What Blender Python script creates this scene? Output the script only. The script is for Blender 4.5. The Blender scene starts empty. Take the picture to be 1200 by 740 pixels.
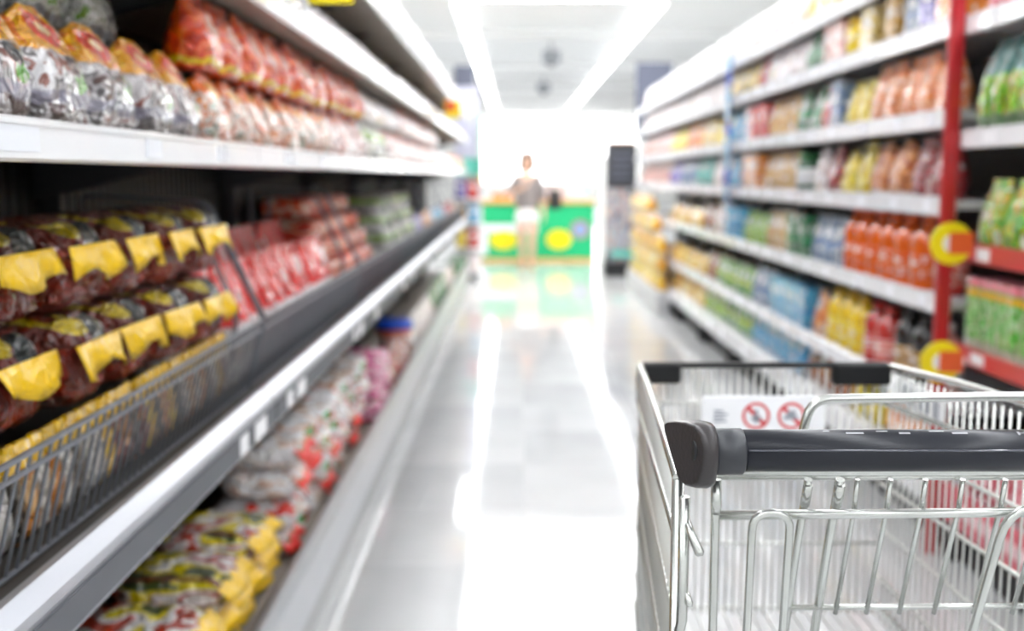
import bpy, bmesh, math, random
from mathutils import Vector, Matrix, noise
R = math.radians
rnd = random.Random(7)
C = bpy.context.scene.collection
SC = bpy.context.scene

# ------------------------------------------------------------------ camera, world, exposure
H = 1.28
PITCH = math.atan(164 / 1250)
cd = bpy.data.cameras.new('camera')
cam = bpy.data.objects.new('camera', cd); C.objects.link(cam)
cam.location = (0, 0, H)
cam.rotation_euler = (R(90) - PITCH, 0, 0)
cd.sensor_width = 36; cd.lens = 37.5; cd.shift_x = -4 / 1200
cd.clip_start = .05; cd.clip_end = 200
cd.dof.use_dof = True; cd.dof.focus_distance = .955; cd.dof.aperture_fstop = 3.5
SC.camera = cam
wd = bpy.data.worlds.new('world'); SC.world = wd; wd.use_nodes = True
wd.node_tree.nodes['Background'].inputs[0].default_value = (1, 1, 1, 1)
wd.node_tree.nodes['Background'].inputs[1].default_value = 1.0
vs = SC.view_settings
vs.view_transform = 'Standard'; vs.look = 'None'; vs.gamma = 1; vs.use_curve_mapping = False
vs.exposure = 1.12
SC.cycles.max_bounces = 8; SC.cycles.diffuse_bounces = 5; SC.cycles.glossy_bounces = 4
SC.cycles.transmission_bounces = 6; SC.cycles.transparent_max_bounces = 8
SC.cycles.caustics_reflective = False; SC.cycles.caustics_refractive = False
SC.cycles.sample_clamp_indirect = 6
LAMP = 11.0      # emission of the lamp diffusers
PANEL = 4.0      # emission of the big light panels
DAY = 2.2        # daylight behind the shop window

# ------------------------------------------------------------------ helpers
def lin(h):
    if not isinstance(h, str): return tuple(h)[:3]
    v = [int(h[i:i + 2], 16) / 255 for i in (0, 2, 4)]
    return tuple(c / 12.92 if c <= .04045 else ((c + .055) / 1.055) ** 2.4 for c in v)
def rgba(h): return (*lin(h), 1)

_mats = {}
def new_mat(name):
    m = bpy.data.materials.new(name); m.use_nodes = True
    return m, m.node_tree.nodes, m.node_tree.links, m.node_tree.nodes['Principled BSDF']

def plain(name, col, rough=.5, metal=0., spec=.5, coat=0., bump=None, vary=0.):
    if name in _mats: return _mats[name]
    m, n, l, b = new_mat(name)
    b.inputs['Roughness'].default_value = rough; b.inputs['Metallic'].default_value = metal
    b.inputs['Specular IOR Level'].default_value = spec; b.inputs['Coat Weight'].default_value = coat
    b.inputs['Coat Roughness'].default_value = .06
    tc = n.new('ShaderNodeTexCoord')
    nz = n.new('ShaderNodeTexNoise'); nz.inputs['Scale'].default_value = 9; nz.inputs['Detail'].default_value = 4
    l.new(tc.outputs['Object'], nz.inputs['Vector'])
    mx = n.new('ShaderNodeMix'); mx.data_type = 'RGBA'
    c = lin(col); k = vary or .06
    mx.inputs[6].default_value = (*[v * (1 - k) for v in c], 1)
    mx.inputs[7].default_value = (*[min(1, v * (1 + k)) for v in c], 1)
    l.new(nz.outputs['Fac'], mx.inputs[0]); l.new(mx.outputs[2], b.inputs['Base Color'])
    if bump:
        bn = n.new('ShaderNodeTexNoise'); bn.inputs['Scale'].default_value = bump[0]; bn.inputs['Detail'].default_value = 3
        l.new(tc.outputs['Object'], bn.inputs['Vector'])
        bp = n.new('ShaderNodeBump'); bp.inputs['Strength'].default_value = bump[1]; bp.inputs['Distance'].default_value = .01
        l.new(bn.outputs['Fac'], bp.inputs['Height']); l.new(bp.outputs['Normal'], b.inputs['Normal'])
    _mats[name] = m
    return m

def emit(name, col, s):
    m, n, l, b = new_mat(name)
    b.inputs['Base Color'].default_value = rgba(col)
    b.inputs['Emission Color'].default_value = rgba(col); b.inputs['Emission Strength'].default_value = s
    return m

def film(name, base, layers=(), rough=.28, coat=1., crinkle=.9, scale=20, vary=.12, dist=.05):
    """printed plastic film: layers are ('band', axis, lo, hi, col) | ('spot', cx, cz, rx, rz, col) |
    ('mottle', lo, hi, [cols], scale, amount), in the thing's own 0..1 box (x across, z up)"""
    if name in _mats: return _mats[name]
    m, n, l, b = new_mat(name)
    tc = n.new('ShaderNodeTexCoord')
    wob = n.new('ShaderNodeTexNoise'); wob.inputs['Scale'].default_value = 3.5
    l.new(tc.outputs['Generated'], wob.inputs['Vector'])
    oi = n.new('ShaderNodeObjectInfo')
    def math_(op, a, c=None, clamp=False):
        q = n.new('ShaderNodeMath'); q.operation = op; q.use_clamp = clamp
        for i, v in enumerate((a, c)):
            if v is None: continue
            if isinstance(v, (int, float)): q.inputs[i].default_value = v
            else: l.new(v, q.inputs[i])
        return q.outputs[0]
    sep = n.new('ShaderNodeSeparateXYZ'); l.new(tc.outputs['Generated'], sep.inputs[0])
    w = math_('MULTIPLY', math_('SUBTRACT', wob.outputs['Fac'], .5), .16)
    ax = {'x': math_('ADD', sep.outputs[0], w), 'y': math_('ADD', sep.outputs[1], w), 'z': math_('ADD', sep.outputs[2], w)}
    rgb = n.new('ShaderNodeRGB'); rgb.outputs[0].default_value = rgba(base)
    col = rgb.outputs[0]
    def mix(fac, c2):
        nonlocal col
        q = n.new('ShaderNodeMix'); q.data_type = 'RGBA'
        l.new(fac, q.inputs[0]); l.new(col, q.inputs[6])
        if isinstance(c2, str): q.inputs[7].default_value = rgba(c2)
        else: l.new(c2, q.inputs[7])
        col = q.outputs[2]
    def inside(v, lo, hi):
        a = math_('MULTIPLY', math_('SUBTRACT', v, lo), 40, True)
        c = math_('MULTIPLY', math_('SUBTRACT', hi, v), 40, True)
        return math_('MULTIPLY', a, c)
    for L in layers:
        if L[0] == 'band': mix(inside(ax[L[1]], L[2], L[3]), L[4])
        elif L[0] == 'spot':
            _, cx, cz, rx, rz, c2 = L
            dx = math_('DIVIDE', math_('SUBTRACT', ax['x'], cx), rx); dz = math_('DIVIDE', math_('SUBTRACT', ax['z'], cz), rz)
            d = math_('ADD', math_('MULTIPLY', dx, dx), math_('MULTIPLY', dz, dz))
            mix(math_('MULTIPLY', math_('SUBTRACT', 1., d), 12, True), c2)
        elif L[0] == 'mottle':
            _, lo, hi, cols, sc, amt = L
            add = n.new('ShaderNodeVectorMath'); add.operation = 'ADD'
            cmb = n.new('ShaderNodeCombineXYZ')
            l.new(math_('MULTIPLY', oi.outputs['Random'], 9.), cmb.inputs[0])
            l.new(tc.outputs['Generated'], add.inputs[0]); l.new(cmb.outputs[0], add.inputs[1])
            nz = n.new('ShaderNodeTexNoise'); nz.inputs['Scale'].default_value = sc; nz.inputs['Detail'].default_value = 1.5
            l.new(add.outputs[0], nz.inputs['Vector'])
            rp = n.new('ShaderNodeValToRGB'); rp.color_ramp.interpolation = 'CONSTANT'
            e = rp.color_ramp.elements
            k = len(cols)
            for i, cc in enumerate(cols):
                p = .32 + .36 * i / k if i else 0.
                if i < 2: e[i].position = p; e[i].color = rgba(cc)
                else: e.new(p).color = rgba(cc)
            l.new(nz.outputs['Fac'], rp.inputs[0])
            mix(math_('MULTIPLY', inside(ax['z'], lo, hi), amt), rp.outputs[0])
    hsv = n.new('ShaderNodeHueSaturation'); hsv.inputs['Saturation'].default_value = 1.18
    l.new(math_('ADD', math_('MULTIPLY', oi.outputs['Random'], vary * 2), 1 - vary), hsv.inputs['Value'])
    l.new(col, hsv.inputs['Color']); l.new(hsv.outputs[0], b.inputs['Base Color'])
    b.inputs['Roughness'].default_value = rough; b.inputs['Coat Weight'].default_value = coat
    b.inputs['Coat Roughness'].default_value = .05
    if crinkle:
        add2 = n.new('ShaderNodeVectorMath'); add2.operation = 'ADD'
        cm = n.new('ShaderNodeCombineXYZ'); l.new(math_('MULTIPLY', oi.outputs['Random'], 7.), cm.inputs[2])
        l.new(tc.outputs['Object'], add2.inputs[0]); l.new(cm.outputs[0], add2.inputs[1])
        bn = n.new('ShaderNodeTexNoise'); bn.inputs['Scale'].default_value = scale; bn.inputs['Detail'].default_value = 3.5
        bn.inputs['Distortion'].default_value = 1.2
        l.new(add2.outputs[0], bn.inputs['Vector'])
        bp = n.new('ShaderNodeBump'); bp.inputs['Strength'].default_value = crinkle; bp.inputs['Distance'].default_value = dist
        l.new(bn.outputs['Fac'], bp.inputs['Height'])
        l.new(bp.outputs['Normal'], b.inputs['Normal']); l.new(bp.outputs['Normal'], b.inputs['Coat Normal'])
    _mats[name] = m
    return m

def link(name, me, m, parent=None, smooth=False):
    o = bpy.data.objects.new(name, me); C.objects.link(o)
    if m is not None and not me.materials: me.materials.append(m)
    if smooth:
        for p in me.polygons: p.use_smooth = True
    if parent: o.parent = parent
    return o
def mesh(name, bm):
    me = bpy.data.meshes.new(name); bmesh.ops.recalc_face_normals(bm, faces=bm.faces); bm.to_mesh(me); bm.free(); return me
def obj(name, bm, m, parent=None, smooth=False): return link(name, mesh(name, bm), m, parent, smooth)
def empty(name, loc=(0, 0, 0), rz=0):
    o = bpy.data.objects.new(name, None); C.objects.link(o); o.empty_display_size = .05
    o.location = loc; o.rotation_euler = (0, 0, rz); return o
def tag(o, label, cat, group=None):
    o['label'] = label; o['category'] = cat
    if group: o['group'] = group
    return o
def struct(o): o['kind'] = 'structure'; return o

def add_box(bm, a, b, bev=0., seg=1):
    r = bmesh.ops.create_cube(bm, size=1.)
    vsx = r['verts']
    for v in vsx:
        v.co = Vector((a[i] + (b[i] - a[i]) * (v.co[i] + .5) for i in range(3)))
    if bev:
        ed = list({e for v in vsx for e in v.link_edges})
        bmesh.ops.bevel(bm, geom=ed, offset=bev, segments=seg, affect='EDGES', profile=.5)
    return bm
def box(a, b, bev=0., seg=1): return add_box(bmesh.new(), a, b, bev, seg)

def fillet(pts, r, k=5):
    """round the inner corners of a polyline"""
    pts = [Vector(p) for p in pts]; out = [pts[0]]
    for i in range(1, len(pts) - 1):
        p, a, b = pts[i], pts[i - 1] - pts[i], pts[i + 1] - pts[i]
        rr = min(r, a.length * .48, b.length * .48)
        s, e = p + a.normalized() * rr, p + b.normalized() * rr
        for j in range(k + 1):
            t = j / k
            out.append(s * (1 - t) ** 2 + p * 2 * t * (1 - t) + e * t * t)
    out.append(pts[-1]); return out
def add_tube(bm, pts, r, n=8, fil=0.):
    pts = fillet(pts, fil) if fil else [Vector(p) for p in pts]
    rings = []; up = None
    for i, p in enumerate(pts):
        d = (pts[min(i + 1, len(pts) - 1)] - pts[max(i - 1, 0)]).normalized()
        if up is None:
            up = Vector((0, 0, 1)) if abs(d.z) < .9 else Vector((0, 1, 0))
        u = d.cross(up)
        if u.length < 1e-4: u = d.cross(Vector((1, 0, 0)))
        u.normalize(); v = u.cross(d).normalized(); up = v
        rr = r[i] if isinstance(r, (list, tuple)) else r
        rings.append([bm.verts.new(p + (u * math.cos(2 * math.pi * k / n) + v * math.sin(2 * math.pi * k / n)) * rr) for k in range(n)])
    for a, b in zip(rings, rings[1:]):
        for k in range(n): bm.faces.new((a[k], a[(k + 1) % n], b[(k + 1) % n], b[k]))
    bm.faces.new(rings[0]); bm.faces.new(rings[-1][::-1])
    return bm
def tube(pts, r, n=8, fil=0.): return add_tube(bmesh.new(), pts, r, n, fil)
def lathe(prof, n=14):
    bm = bmesh.new(); rings = []
    for r, z in prof:
        rings.append([bm.verts.new((r * math.cos(2 * math.pi * k / n), r * math.sin(2 * math.pi * k / n), z)) for k in range(n)])
    for a, b in zip(rings, rings[1:]):
        for k in range(n): bm.faces.new((a[k], a[(k + 1) % n], b[(k + 1) % n], b[k]))
    bm.faces.new(rings[0][::-1]); bm.faces.new(rings[-1])
    return bm
def prism(poly, y0, y1, axis='y'):
    """polygon in (x,z) pushed along y (or in (y,z) along x)"""
    bm = bmesh.new()
    f = (lambda p, t: (p[0], t, p[1])) if axis == 'y' else (lambda p, t: (t, p[0], p[1]))
    a = [bm.verts.new(f(p, y0)) for p in poly]; b = [bm.verts.new(f(p, y1)) for p in poly]
    n = len(poly)
    bm.faces.new(a); bm.faces.new(b[::-1])
    for i in range(n): bm.faces.new((a[i], b[i], b[(i + 1) % n], a[(i + 1) % n]))
    return bm

# product shapes: x across, front towards -y, stands on z = 0
def bag_mesh(w, d, h, seed=0, dome=0., top=.05, flat=.72, rough=.004, nx=14, nz=11):
    """soft bag: fat at the bottom, pinched to a flat seam at the top"""
    r = random.Random(seed); bm = bmesh.new(); rings = []
    for i in range(nz + 1):
        t = i / nz
        if t > 1 - top * .9: dep = .06
        else:
            s = t / (1 - top)
            dep = max(.07, (1 - s ** 3.2) * (.86 + .14 * math.sin(math.pi * min(1, s * 1.5))))
        wid = 1 - .05 * math.cos(math.pi * t) ** 2
        if dome and t > 1 - dome:
            s = (t - 1 + dome) / dome; wid *= math.sqrt(max(.05, 1 - .9 * s * s))
        if i == 0: dep *= .8; wid *= .93
        ring = []
        for k in range(nx):
            a = 2 * math.pi * k / nx; c, s = math.cos(a), math.sin(a)
            x = math.copysign(abs(c) ** flat, c) * w / 2 * wid; y = math.copysign(abs(s) ** flat, s) * d / 2 * dep
            q = rough if 0 < i < nz else 0
            ring.append(bm.verts.new((x + r.uniform(-q, q), y + r.uniform(-q, q) * (1 if dep > .1 else .3), h * t + r.uniform(-q, q) * .5)))
        rings.append(ring)
    for a, b in zip(rings, rings[1:]):
        for k in range(nx): bm.faces.new((a[k], a[(k + 1) % nx], b[(k + 1) % nx], b[k]))
    bm.faces.new(rings[0][::-1]); bm.faces.new(rings[-1])
    return mesh('bag_shape', bm)
def pack_mesh(w, d, h, seed=0, lumps=3, rough=.004):
    """lying soft pack with lumps of what is in it"""
    r = random.Random(seed); bm = bmesh.new()
    bmesh.ops.create_cube(bm, size=1.)
    bmesh.ops.subdivide_edges(bm, edges=bm.edges[:], cuts=7, use_grid_fill=True)
    for v in bm.verts:
        x, y, z = v.co * 2
        f = lambda a, p: math.copysign(abs(a) ** p, a)
        q = (abs(x) ** 4 + abs(y) ** 4 + abs(z) ** 4) ** .25
        x, y, z = x / max(q, 1e-6), y / max(q, 1e-6), z / max(q, 1e-6)
        lump = 1 - .08 * abs(math.sin(math.pi * lumps * (x + 1) / 2 + .5 * math.pi * (lumps % 2 == 0))) ** 6
        v.co = Vector((x * w / 2, y * d / 2 * lump, (z * lump + 1) * h / 2)) + Vector((r.uniform(-rough, rough), r.uniform(-rough, rough), r.uniform(-rough, rough) * .6))
        if v.co.z < 0: v.co.z = 0
    return mesh('pack_shape', bm)
def flap_mesh(w, out, drop, seed=0, th=.0016, wave=.008):
    """crimped seal strip hanging off the front edge, with thickness"""
    r = random.Random(seed); bm = bmesh.new(); nx, nz = 12, 3
    ph = [r.uniform(0, 6.28) for _ in range(3)]
    g = []
    for s in (0, 1):
        lay = []
        for j in range(nz + 1):
            t = j / nz; row = []
            for i in range(nx + 1):
                u = i / nx
                wv = wave * t * (1.3 + math.sin(u * 9 + ph[0]) + .6 * math.sin(u * 17 + ph[1]))
                row.append(bm.verts.new((-w / 2 + w * u, -out * math.sin(t * 1.3) - wv - s * th, -drop * t * (1 + .22 * math.sin(u * 7 + ph[2])) + .35 * wv - s * th * .4)))
            lay.append(row)
        g.append(lay)
    for s in (0, 1):
        for j in range(nz):
            for i in range(nx):
                q = (g[s][j][i], g[s][j][i + 1], g[s][j + 1][i + 1], g[s][j + 1][i]); bm.faces.new(q if s else q[::-1])
    for i in range(nx):
        bm.faces.new((g[0][nz][i], g[0][nz][i + 1], g[1][nz][i + 1], g[1][nz][i])); bm.faces.new((g[0][0][i + 1], g[0][0][i], g[1][0][i], g[1][0][i + 1]))
    for j in range(nz):
        bm.faces.new((g[0][j][0], g[0][j + 1][0], g[1][j + 1][0], g[1][j][0])); bm.faces.new((g[0][j + 1][nx], g[0][j][nx], g[1][j][nx], g[1][j + 1][nx]))
    return mesh('flap_shape', bm)
def carton_mesh(w, d, h):
    bm = box((-w / 2, -d / 2, 0), (w / 2, d / 2, h * .985), .004, 2)
    add_box(bm, (-w / 2 + .006, -d / 2 - .0012, h * .9), (w / 2 - .006, -d / 2 + .006, h), .0008)
    return mesh('carton_shape', bm)
def bottle_parts(r, h):
    body = lathe([(r * .8, 0), (r * .97, h * .015), (r, h * .05), (r, h * .3), (r * .95, h * .36), (r * .95, h * .52), (r, h * .6), (r * .97, h * .68), (r * .78, h * .77), (r * .45, h * .85), (r * .36, h * .89), (r * .36, h * .92)])
    cap = lathe([(r * .44, h * .9), (r * .46, h * .905), (r * .46, h * .985), (r * .4, h)], 12)
    lab = lathe([(r * 1.012, h * .14), (r * 1.02, h * .145), (r * 1.02, h * .47), (r * 1.012, h * .475)])
    return [mesh('bottle_shape', body), mesh('cap_shape', cap), mesh('label_shape', lab)]
def jar_parts(r, h):
    body = lathe([(r * .85, 0), (r, h * .04), (r, h * .7), (r * .9, h * .78), (r * .74, h * .82), (r * .74, h * .86)])
    lid = lathe([(r * .82, h * .84), (r * .85, h * .85), (r * .85, h * .98), (r * .8, h)])
    lab = lathe([(r * 1.01, h * .2), (r * 1.018, h * .21), (r * 1.018, h * .6), (r * 1.01, h * .61)])
    return [mesh('jar_shape', body), mesh('lid_shape', lid), mesh('label_shape', lab)]

def copy_tree(o, parent=None):
    c = o.copy(); C.objects.link(c)
    if parent: c.parent = parent
    for ch in o.children: copy_tree(ch, c)
    return c

ORD = 'first second third fourth fifth sixth seventh eighth ninth tenth eleventh twelfth thirteenth fourteenth fifteenth sixteenth seventeenth eighteenth nineteenth'.split()
TENS = ['', '', 'twent', 'thirt', 'fort', 'fift', 'sixt', 'sevent', 'eight', 'ninet']
def ordinal(n):
    if n <= 19: return ORD[n - 1]
    t, u = divmod(n, 10)
    return TENS[t] + 'ieth' if u == 0 else TENS[t] + 'y-' + ORD[u - 1]

class Kind:
    """one prototype per kind of product; put() makes a real copy with its own label"""
    def __init__(s, name, cat, look, parts, w, h, mats):
        s.name, s.cat, s.look, s.parts, s.w, s.h, s.mats = name, cat, look, parts, w, h, mats
        s.protos = []
    def build(s, v):
        shapes, names = s.parts(v), None
        if isinstance(shapes, list):                                # [(part name or None, mesh, material, location, smooth)]
            if shapes[0][0] is None:                                # the thing's own mesh and children
                o = link(s.name, shapes[0][1], shapes[0][2], None, True); rest = shapes[1:]
            else:
                o = empty(s.name); rest = shapes
            for nm, me, m, loc, *_ in rest:
                c = link(nm, me, m, o, True); c.location = loc
            return o
        return link(s.name, shapes, s.mats[v % len(s.mats)], None, True)
    def put(s, loc, rz, label, group, variants=3, tilt=(0, 0)):
        if len(s.protos) < variants:
            o = s.build(len(s.protos)); s.protos.append(o)
        else:
            o = copy_tree(s.protos[rnd.randrange(len(s.protos))])
        o.location = loc; o.rotation_euler = (tilt[0], tilt[1], rz)
        return tag(o, label, s.cat, group)

# ------------------------------------------------------------------ materials of the place
M_white = plain('white_paint', 'F1F1EF', .6)
M_ceil = plain('ceiling_white', 'FBFBF9', .8)
M_floor_base = plain('floor_joint', 'B9B9B8', .4)
M_steel = plain('shelf_grey', 'C9CACC', .45, .0)
M_under = plain('shelf_underside', '9C9286', .6)
M_deck = plain('dark_deck', '4C4844', .6)
M_rail_w = plain('rail_white', 'FAFBFF', .22, coat=.4)
M_rail_s = plain('rail_silver', 'A2A4AA', .32, .5)
M_rail_b = plain('rail_bright', 'CACCD0', .3, .4)
M_rail_g = plain('rail_grey', '5A5C62', .5, .0)
M_kick = plain('kick_grey', 'AEB0B1', .4, .2)
M_black = plain('black_panel', '17181B', .5)
M_darkgrey = plain('dark_grey_panel', '3A3B40', .5)
M_wire = plain('basket_wire', '7C8088', .35, .5)
M_red = plain('red_post_paint', 'B81D25', .35, coat=.3)
M_redrail = plain('red_rail', 'CC4444', .35)
M_pinkrail = plain('pink_red_rail', 'CF6470', .35)
M_yellow = plain('yellow_sign', 'F4DE00', .4)
M_orange = plain('orange_red_card', 'E4602A', .4)
M_paper = plain('paper_white', 'F4F4F6', .5)
M_tag = plain('paper_tag', 'EEF0F6', .45)
M_chrome = plain('cart_steel', 'CFD1CD', .27, .95, vary=.04)
M_chrome_far = plain('cart_wire', 'D6D7D3', .34, .8)
M_hblack = plain('handle_plastic', '24262D', .3, spec=.35)
M_cap = plain('cap_plastic', '373334', .33, bump=(220, .06))
M_hgrey = plain('collar_plastic', '34363B', .42)
M_plastic_b = plain('corner_plastic', '0E0F11', .5, spec=.3)
M_blue = plain('blue_plastic', '1D4FC4', .35)
M_slate = plain('slate_panel', '5C6172', .6)
M_lav = plain('lavender_panel', 'C3C5DA', .6)
M_teal = plain('teal_panel', '5FBFB0', .6)
M_green = plain('counter_green', '17C07C', .45)
M_lamp = emit('lamp_diffuser', 'F8FBFF', LAMP)
M_added_uplight = emit('added_uplight_glow', 'F8FBFF', LAMP * .06)  # weak glow for the uplight added above the fixtures
M_panel = emit('light_panel_diffuser', 'FFFFFF', PANEL)
M_day = emit('daylight_pane', 'FFFFFF', DAY)

# ------------------------------------------------------------------ the room
CZ = 3.8
Y0, Y1, XL, XR = -5., 46., -9.5, 10.5
floor = struct(obj('floor', box((XL, Y0, -.2), (XR, Y1, -.004)), M_floor_base))
mt, n, l, b = new_mat('floor_tile_gloss')
tc = n.new('ShaderNodeTexCoord'); nz = n.new('ShaderNodeTexNoise'); nz.inputs['Scale'].default_value = 2.2; nz.inputs['Detail'].default_value = 6
l.new(tc.outputs['Object'], nz.inputs['Vector'])
oi = n.new('ShaderNodeObjectInfo'); ad = n.new('ShaderNodeMath'); ad.operation = 'ADD'
ml = n.new('ShaderNodeMath'); ml.operation = 'MULTIPLY'; ml.inputs[1].default_value = .35
l.new(oi.outputs['Random'], ml.inputs[0]); l.new(ml.outputs[0], ad.inputs[0]); l.new(nz.outputs['Fac'], ad.inputs[1])
rp = n.new('ShaderNodeValToRGB'); rp.color_ramp.elements[0].position = .3; rp.color_ramp.elements[1].position = 1.
rp.color_ramp.elements[0].color = rgba('B9BABB'); rp.color_ramp.elements[1].color = rgba('CDCECE')
l.new(ad.outputs[0], rp.inputs[0]); l.new(rp.outputs[0], b.inputs['Base Color'])
b.inputs['Roughness'].default_value = .06; b.inputs['Specular IOR Level'].default_value = .5
M_tile = mt
TS = .62
tile_me = mesh('tile_shape', box((-TS / 2 + .0015, -TS / 2 + .0015, -.01), (TS / 2 - .0015, TS / 2 - .0015, 0), .0015)); tile_me.materials.append(M_tile)
for j in range(46):
    for i in range(6):
        o = bpy.data.objects.new('tile', tile_me); C.objects.link(o); o.parent = floor
        o.location = (-1.2 + TS * i + .31, .62 + TS * j, 0)
struct(obj('ceiling', box((XL, Y0, CZ), (XR, Y1, CZ + .15)), M_ceil))
struct(obj('wall_left', box((XL - .15, Y0, -.2), (XL, Y1, CZ + .15)), M_white))
struct(obj('wall_right', box((XR, Y0, -.2), (XR + .15, Y1, CZ + .15)), M_white))
struct(obj('wall_rear', box((XL, Y0 - .15, -.2), (XR, Y0, CZ + .15)), M_white))
WX0, WX1, WZ0, WZ1 = -1.5, 5.3, .9, 3.72
bm = box((XL, Y1, -.2), (WX0, Y1 + .15, CZ + .15)); add_box(bm, (WX1, Y1, -.2), (XR, Y1 + .15, CZ + .15))
add_box(bm, (WX0, Y1, -.2), (WX1, Y1 + .15, WZ0)); add_box(bm, (WX0, Y1, WZ1), (WX1, Y1 + .15, CZ + .15))
struct(obj('wall_front', bm, M_white))
win = struct(empty('window_1', (0, Y1, 0)))
bm = bmesh.new()
for a, bb in (((WX0, -.02, WZ0), (WX1, .1, WZ0 + .06)), ((WX0, -.02, WZ1 - .06), (WX1, .1, WZ1))): add_box(bm, a, bb)
for x in (WX0, WX0 + 1.67, WX0 + 3.37, WX0 + 5.07, WX1 - .06): add_box(bm, (x, -.02, WZ0), (x + .06, .1, WZ1))
obj('window_frame', bm, M_white, win)
for k in range(4):
    obj('pane', box((WX0 + .06 + 1.7 * k, .06, WZ0 + .06), (WX0 + 1.67 + 1.7 * k, .07, WZ1 - .06)), M_day, win)
for k, y in enumerate((8, 13.5, 19, 24.5, 30, 35.5, 41)):
    struct(obj('trim_%d' % (k + 1), box((XL, y, CZ - .16), (XR, y + .22, CZ)), M_ceil))

# ceiling lights: two rows over the aisle, one row over each neighbour aisle
def ceiling_light(x, y, ln, w, label, group):
    t = empty('ceiling_light', (x, y, CZ - .17)); tag(t, label, 'lamp', group)
    bm = box((-w / 2 - .03, -ln / 2, -.05), (w / 2 + .03, ln / 2, .0), .006)
    for q in (-.42, .42): add_box(bm, (-.02, ln * q - .02, 0), (.02, ln * q + .02, .17))
    obj('lamp_housing', bm, M_white, t)
    obj('lamp_diffuser', box((-w / 2, -ln / 2 + .02, -.075), (w / 2, ln / 2 - .02, -.0505), .01), M_lamp, t)
    obj('added_uplight', box((-w / 2 + .02, -ln / 2 + .1, .0005), (w / 2 - .02, ln / 2 - .1, .012), .004), M_added_uplight, t)  # added glowing strip on top of the housing, brightens the ceiling
for side, x in (('snack bag side', -.73), ('red post side', 1.92)):
    for k, y in enumerate((-2.4, 1.6, 5.6, 17.2, 22.2, 27.2, 32.2, 37.2, 42.2)):
        ceiling_light(x, y, 3.94 if k < 3 else 4.94, .2, 'long white strip light over the %s, %s from the shop window' % (side, ordinal(9 - k)), 'strip lights over the aisle')
for k, x in enumerate((-4.2, 5.4)):
    for j in range(2):
        ceiling_light(x, 1.5 + 13 * j, 12, .2, 'long white strip light over the aisle behind the %s shelves, %s' % (('snack bag', 'red post')[k], ('cart end', 'counter end')[j]), 'strip lights over the neighbour aisles')
for k, (y, x) in enumerate(((9.7, .62), (11.6, .62), (13.5, .62))):
    t = empty('square_ceiling_light', (x, y, CZ - .2)); tag(t, 'wide square ceiling light over the aisle, %s from the counter' % ordinal(3 - k), 'lamp', 'square lights over the aisle')
    bm = box((-1.25, -.85, -.04), (1.25, .85, 0), .01)
    for sx in (-1, 1):
        for sy in (-.6, .6): add_box(bm, (sx - .01, sy - .01, 0), (sx + .01, sy + .01, .198))
    obj('lamp_housing', bm, M_white, t)
    obj('lamp_diffuser', box((-1.2, -.81, -.05), (1.2, .81, -.0405)), M_panel, t)
for k, (x, y) in enumerate(((.68, 20.7), (.72, 27.8))):
    t = empty('security_camera', (x, y, CZ)); tag(t, 'small grey camera hung from the white ceiling, %s from the counter' % ordinal(k + 1), 'camera', 'ceiling cameras')
    obj('stem', tube([(0, 0, 0), (0, 0, -.2)], .03), M_steel, t)
    obj('camera_body', box((-.17, -.22, -.4), (.17, .22, -.18), .03, 2), plain('camera_grey', 'A4A7AC', .5), t)
    obj('lens', lathe([(.06, -.46), (.08, -.4), (.08, -.39)]), M_darkgrey, t)

# ------------------------------------------------------------------ shelving
def shelf_rail(parent, x, z0, z1, y0, y1, side, m, th=.014):
    """price strip along a shelf front: a channel with two lips"""
    s = side                                                        # +1 faces +x, -1 faces -x
    p = [(x, z0), (x, z1), (x - s * .006, z1 + .004), (x - s * th, z1), (x - s * th, z0), (x - s * .006, z0 - .004)]
    bm = prism(p, y0, y1)
    f0, f1 = x, x + s * .003
    add_box(bm, (min(f0, f1), y0, z1 - .006), (max(f0, f1), y1, z1)); add_box(bm, (min(f0, f1), y0, z0), (max(f0, f1), y1, z0 + .006))
    return obj('price_rail', bm, m, parent)
def price_tag(parent, x, z0, z1, y, w, side, m=None):
    a, b = x, x + side * .0022
    return obj('price_tag', box((min(a, b), y - w / 2, z0 + .008), (max(a, b), y + w / 2, z1 - .008)), m or M_tag, parent)

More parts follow.
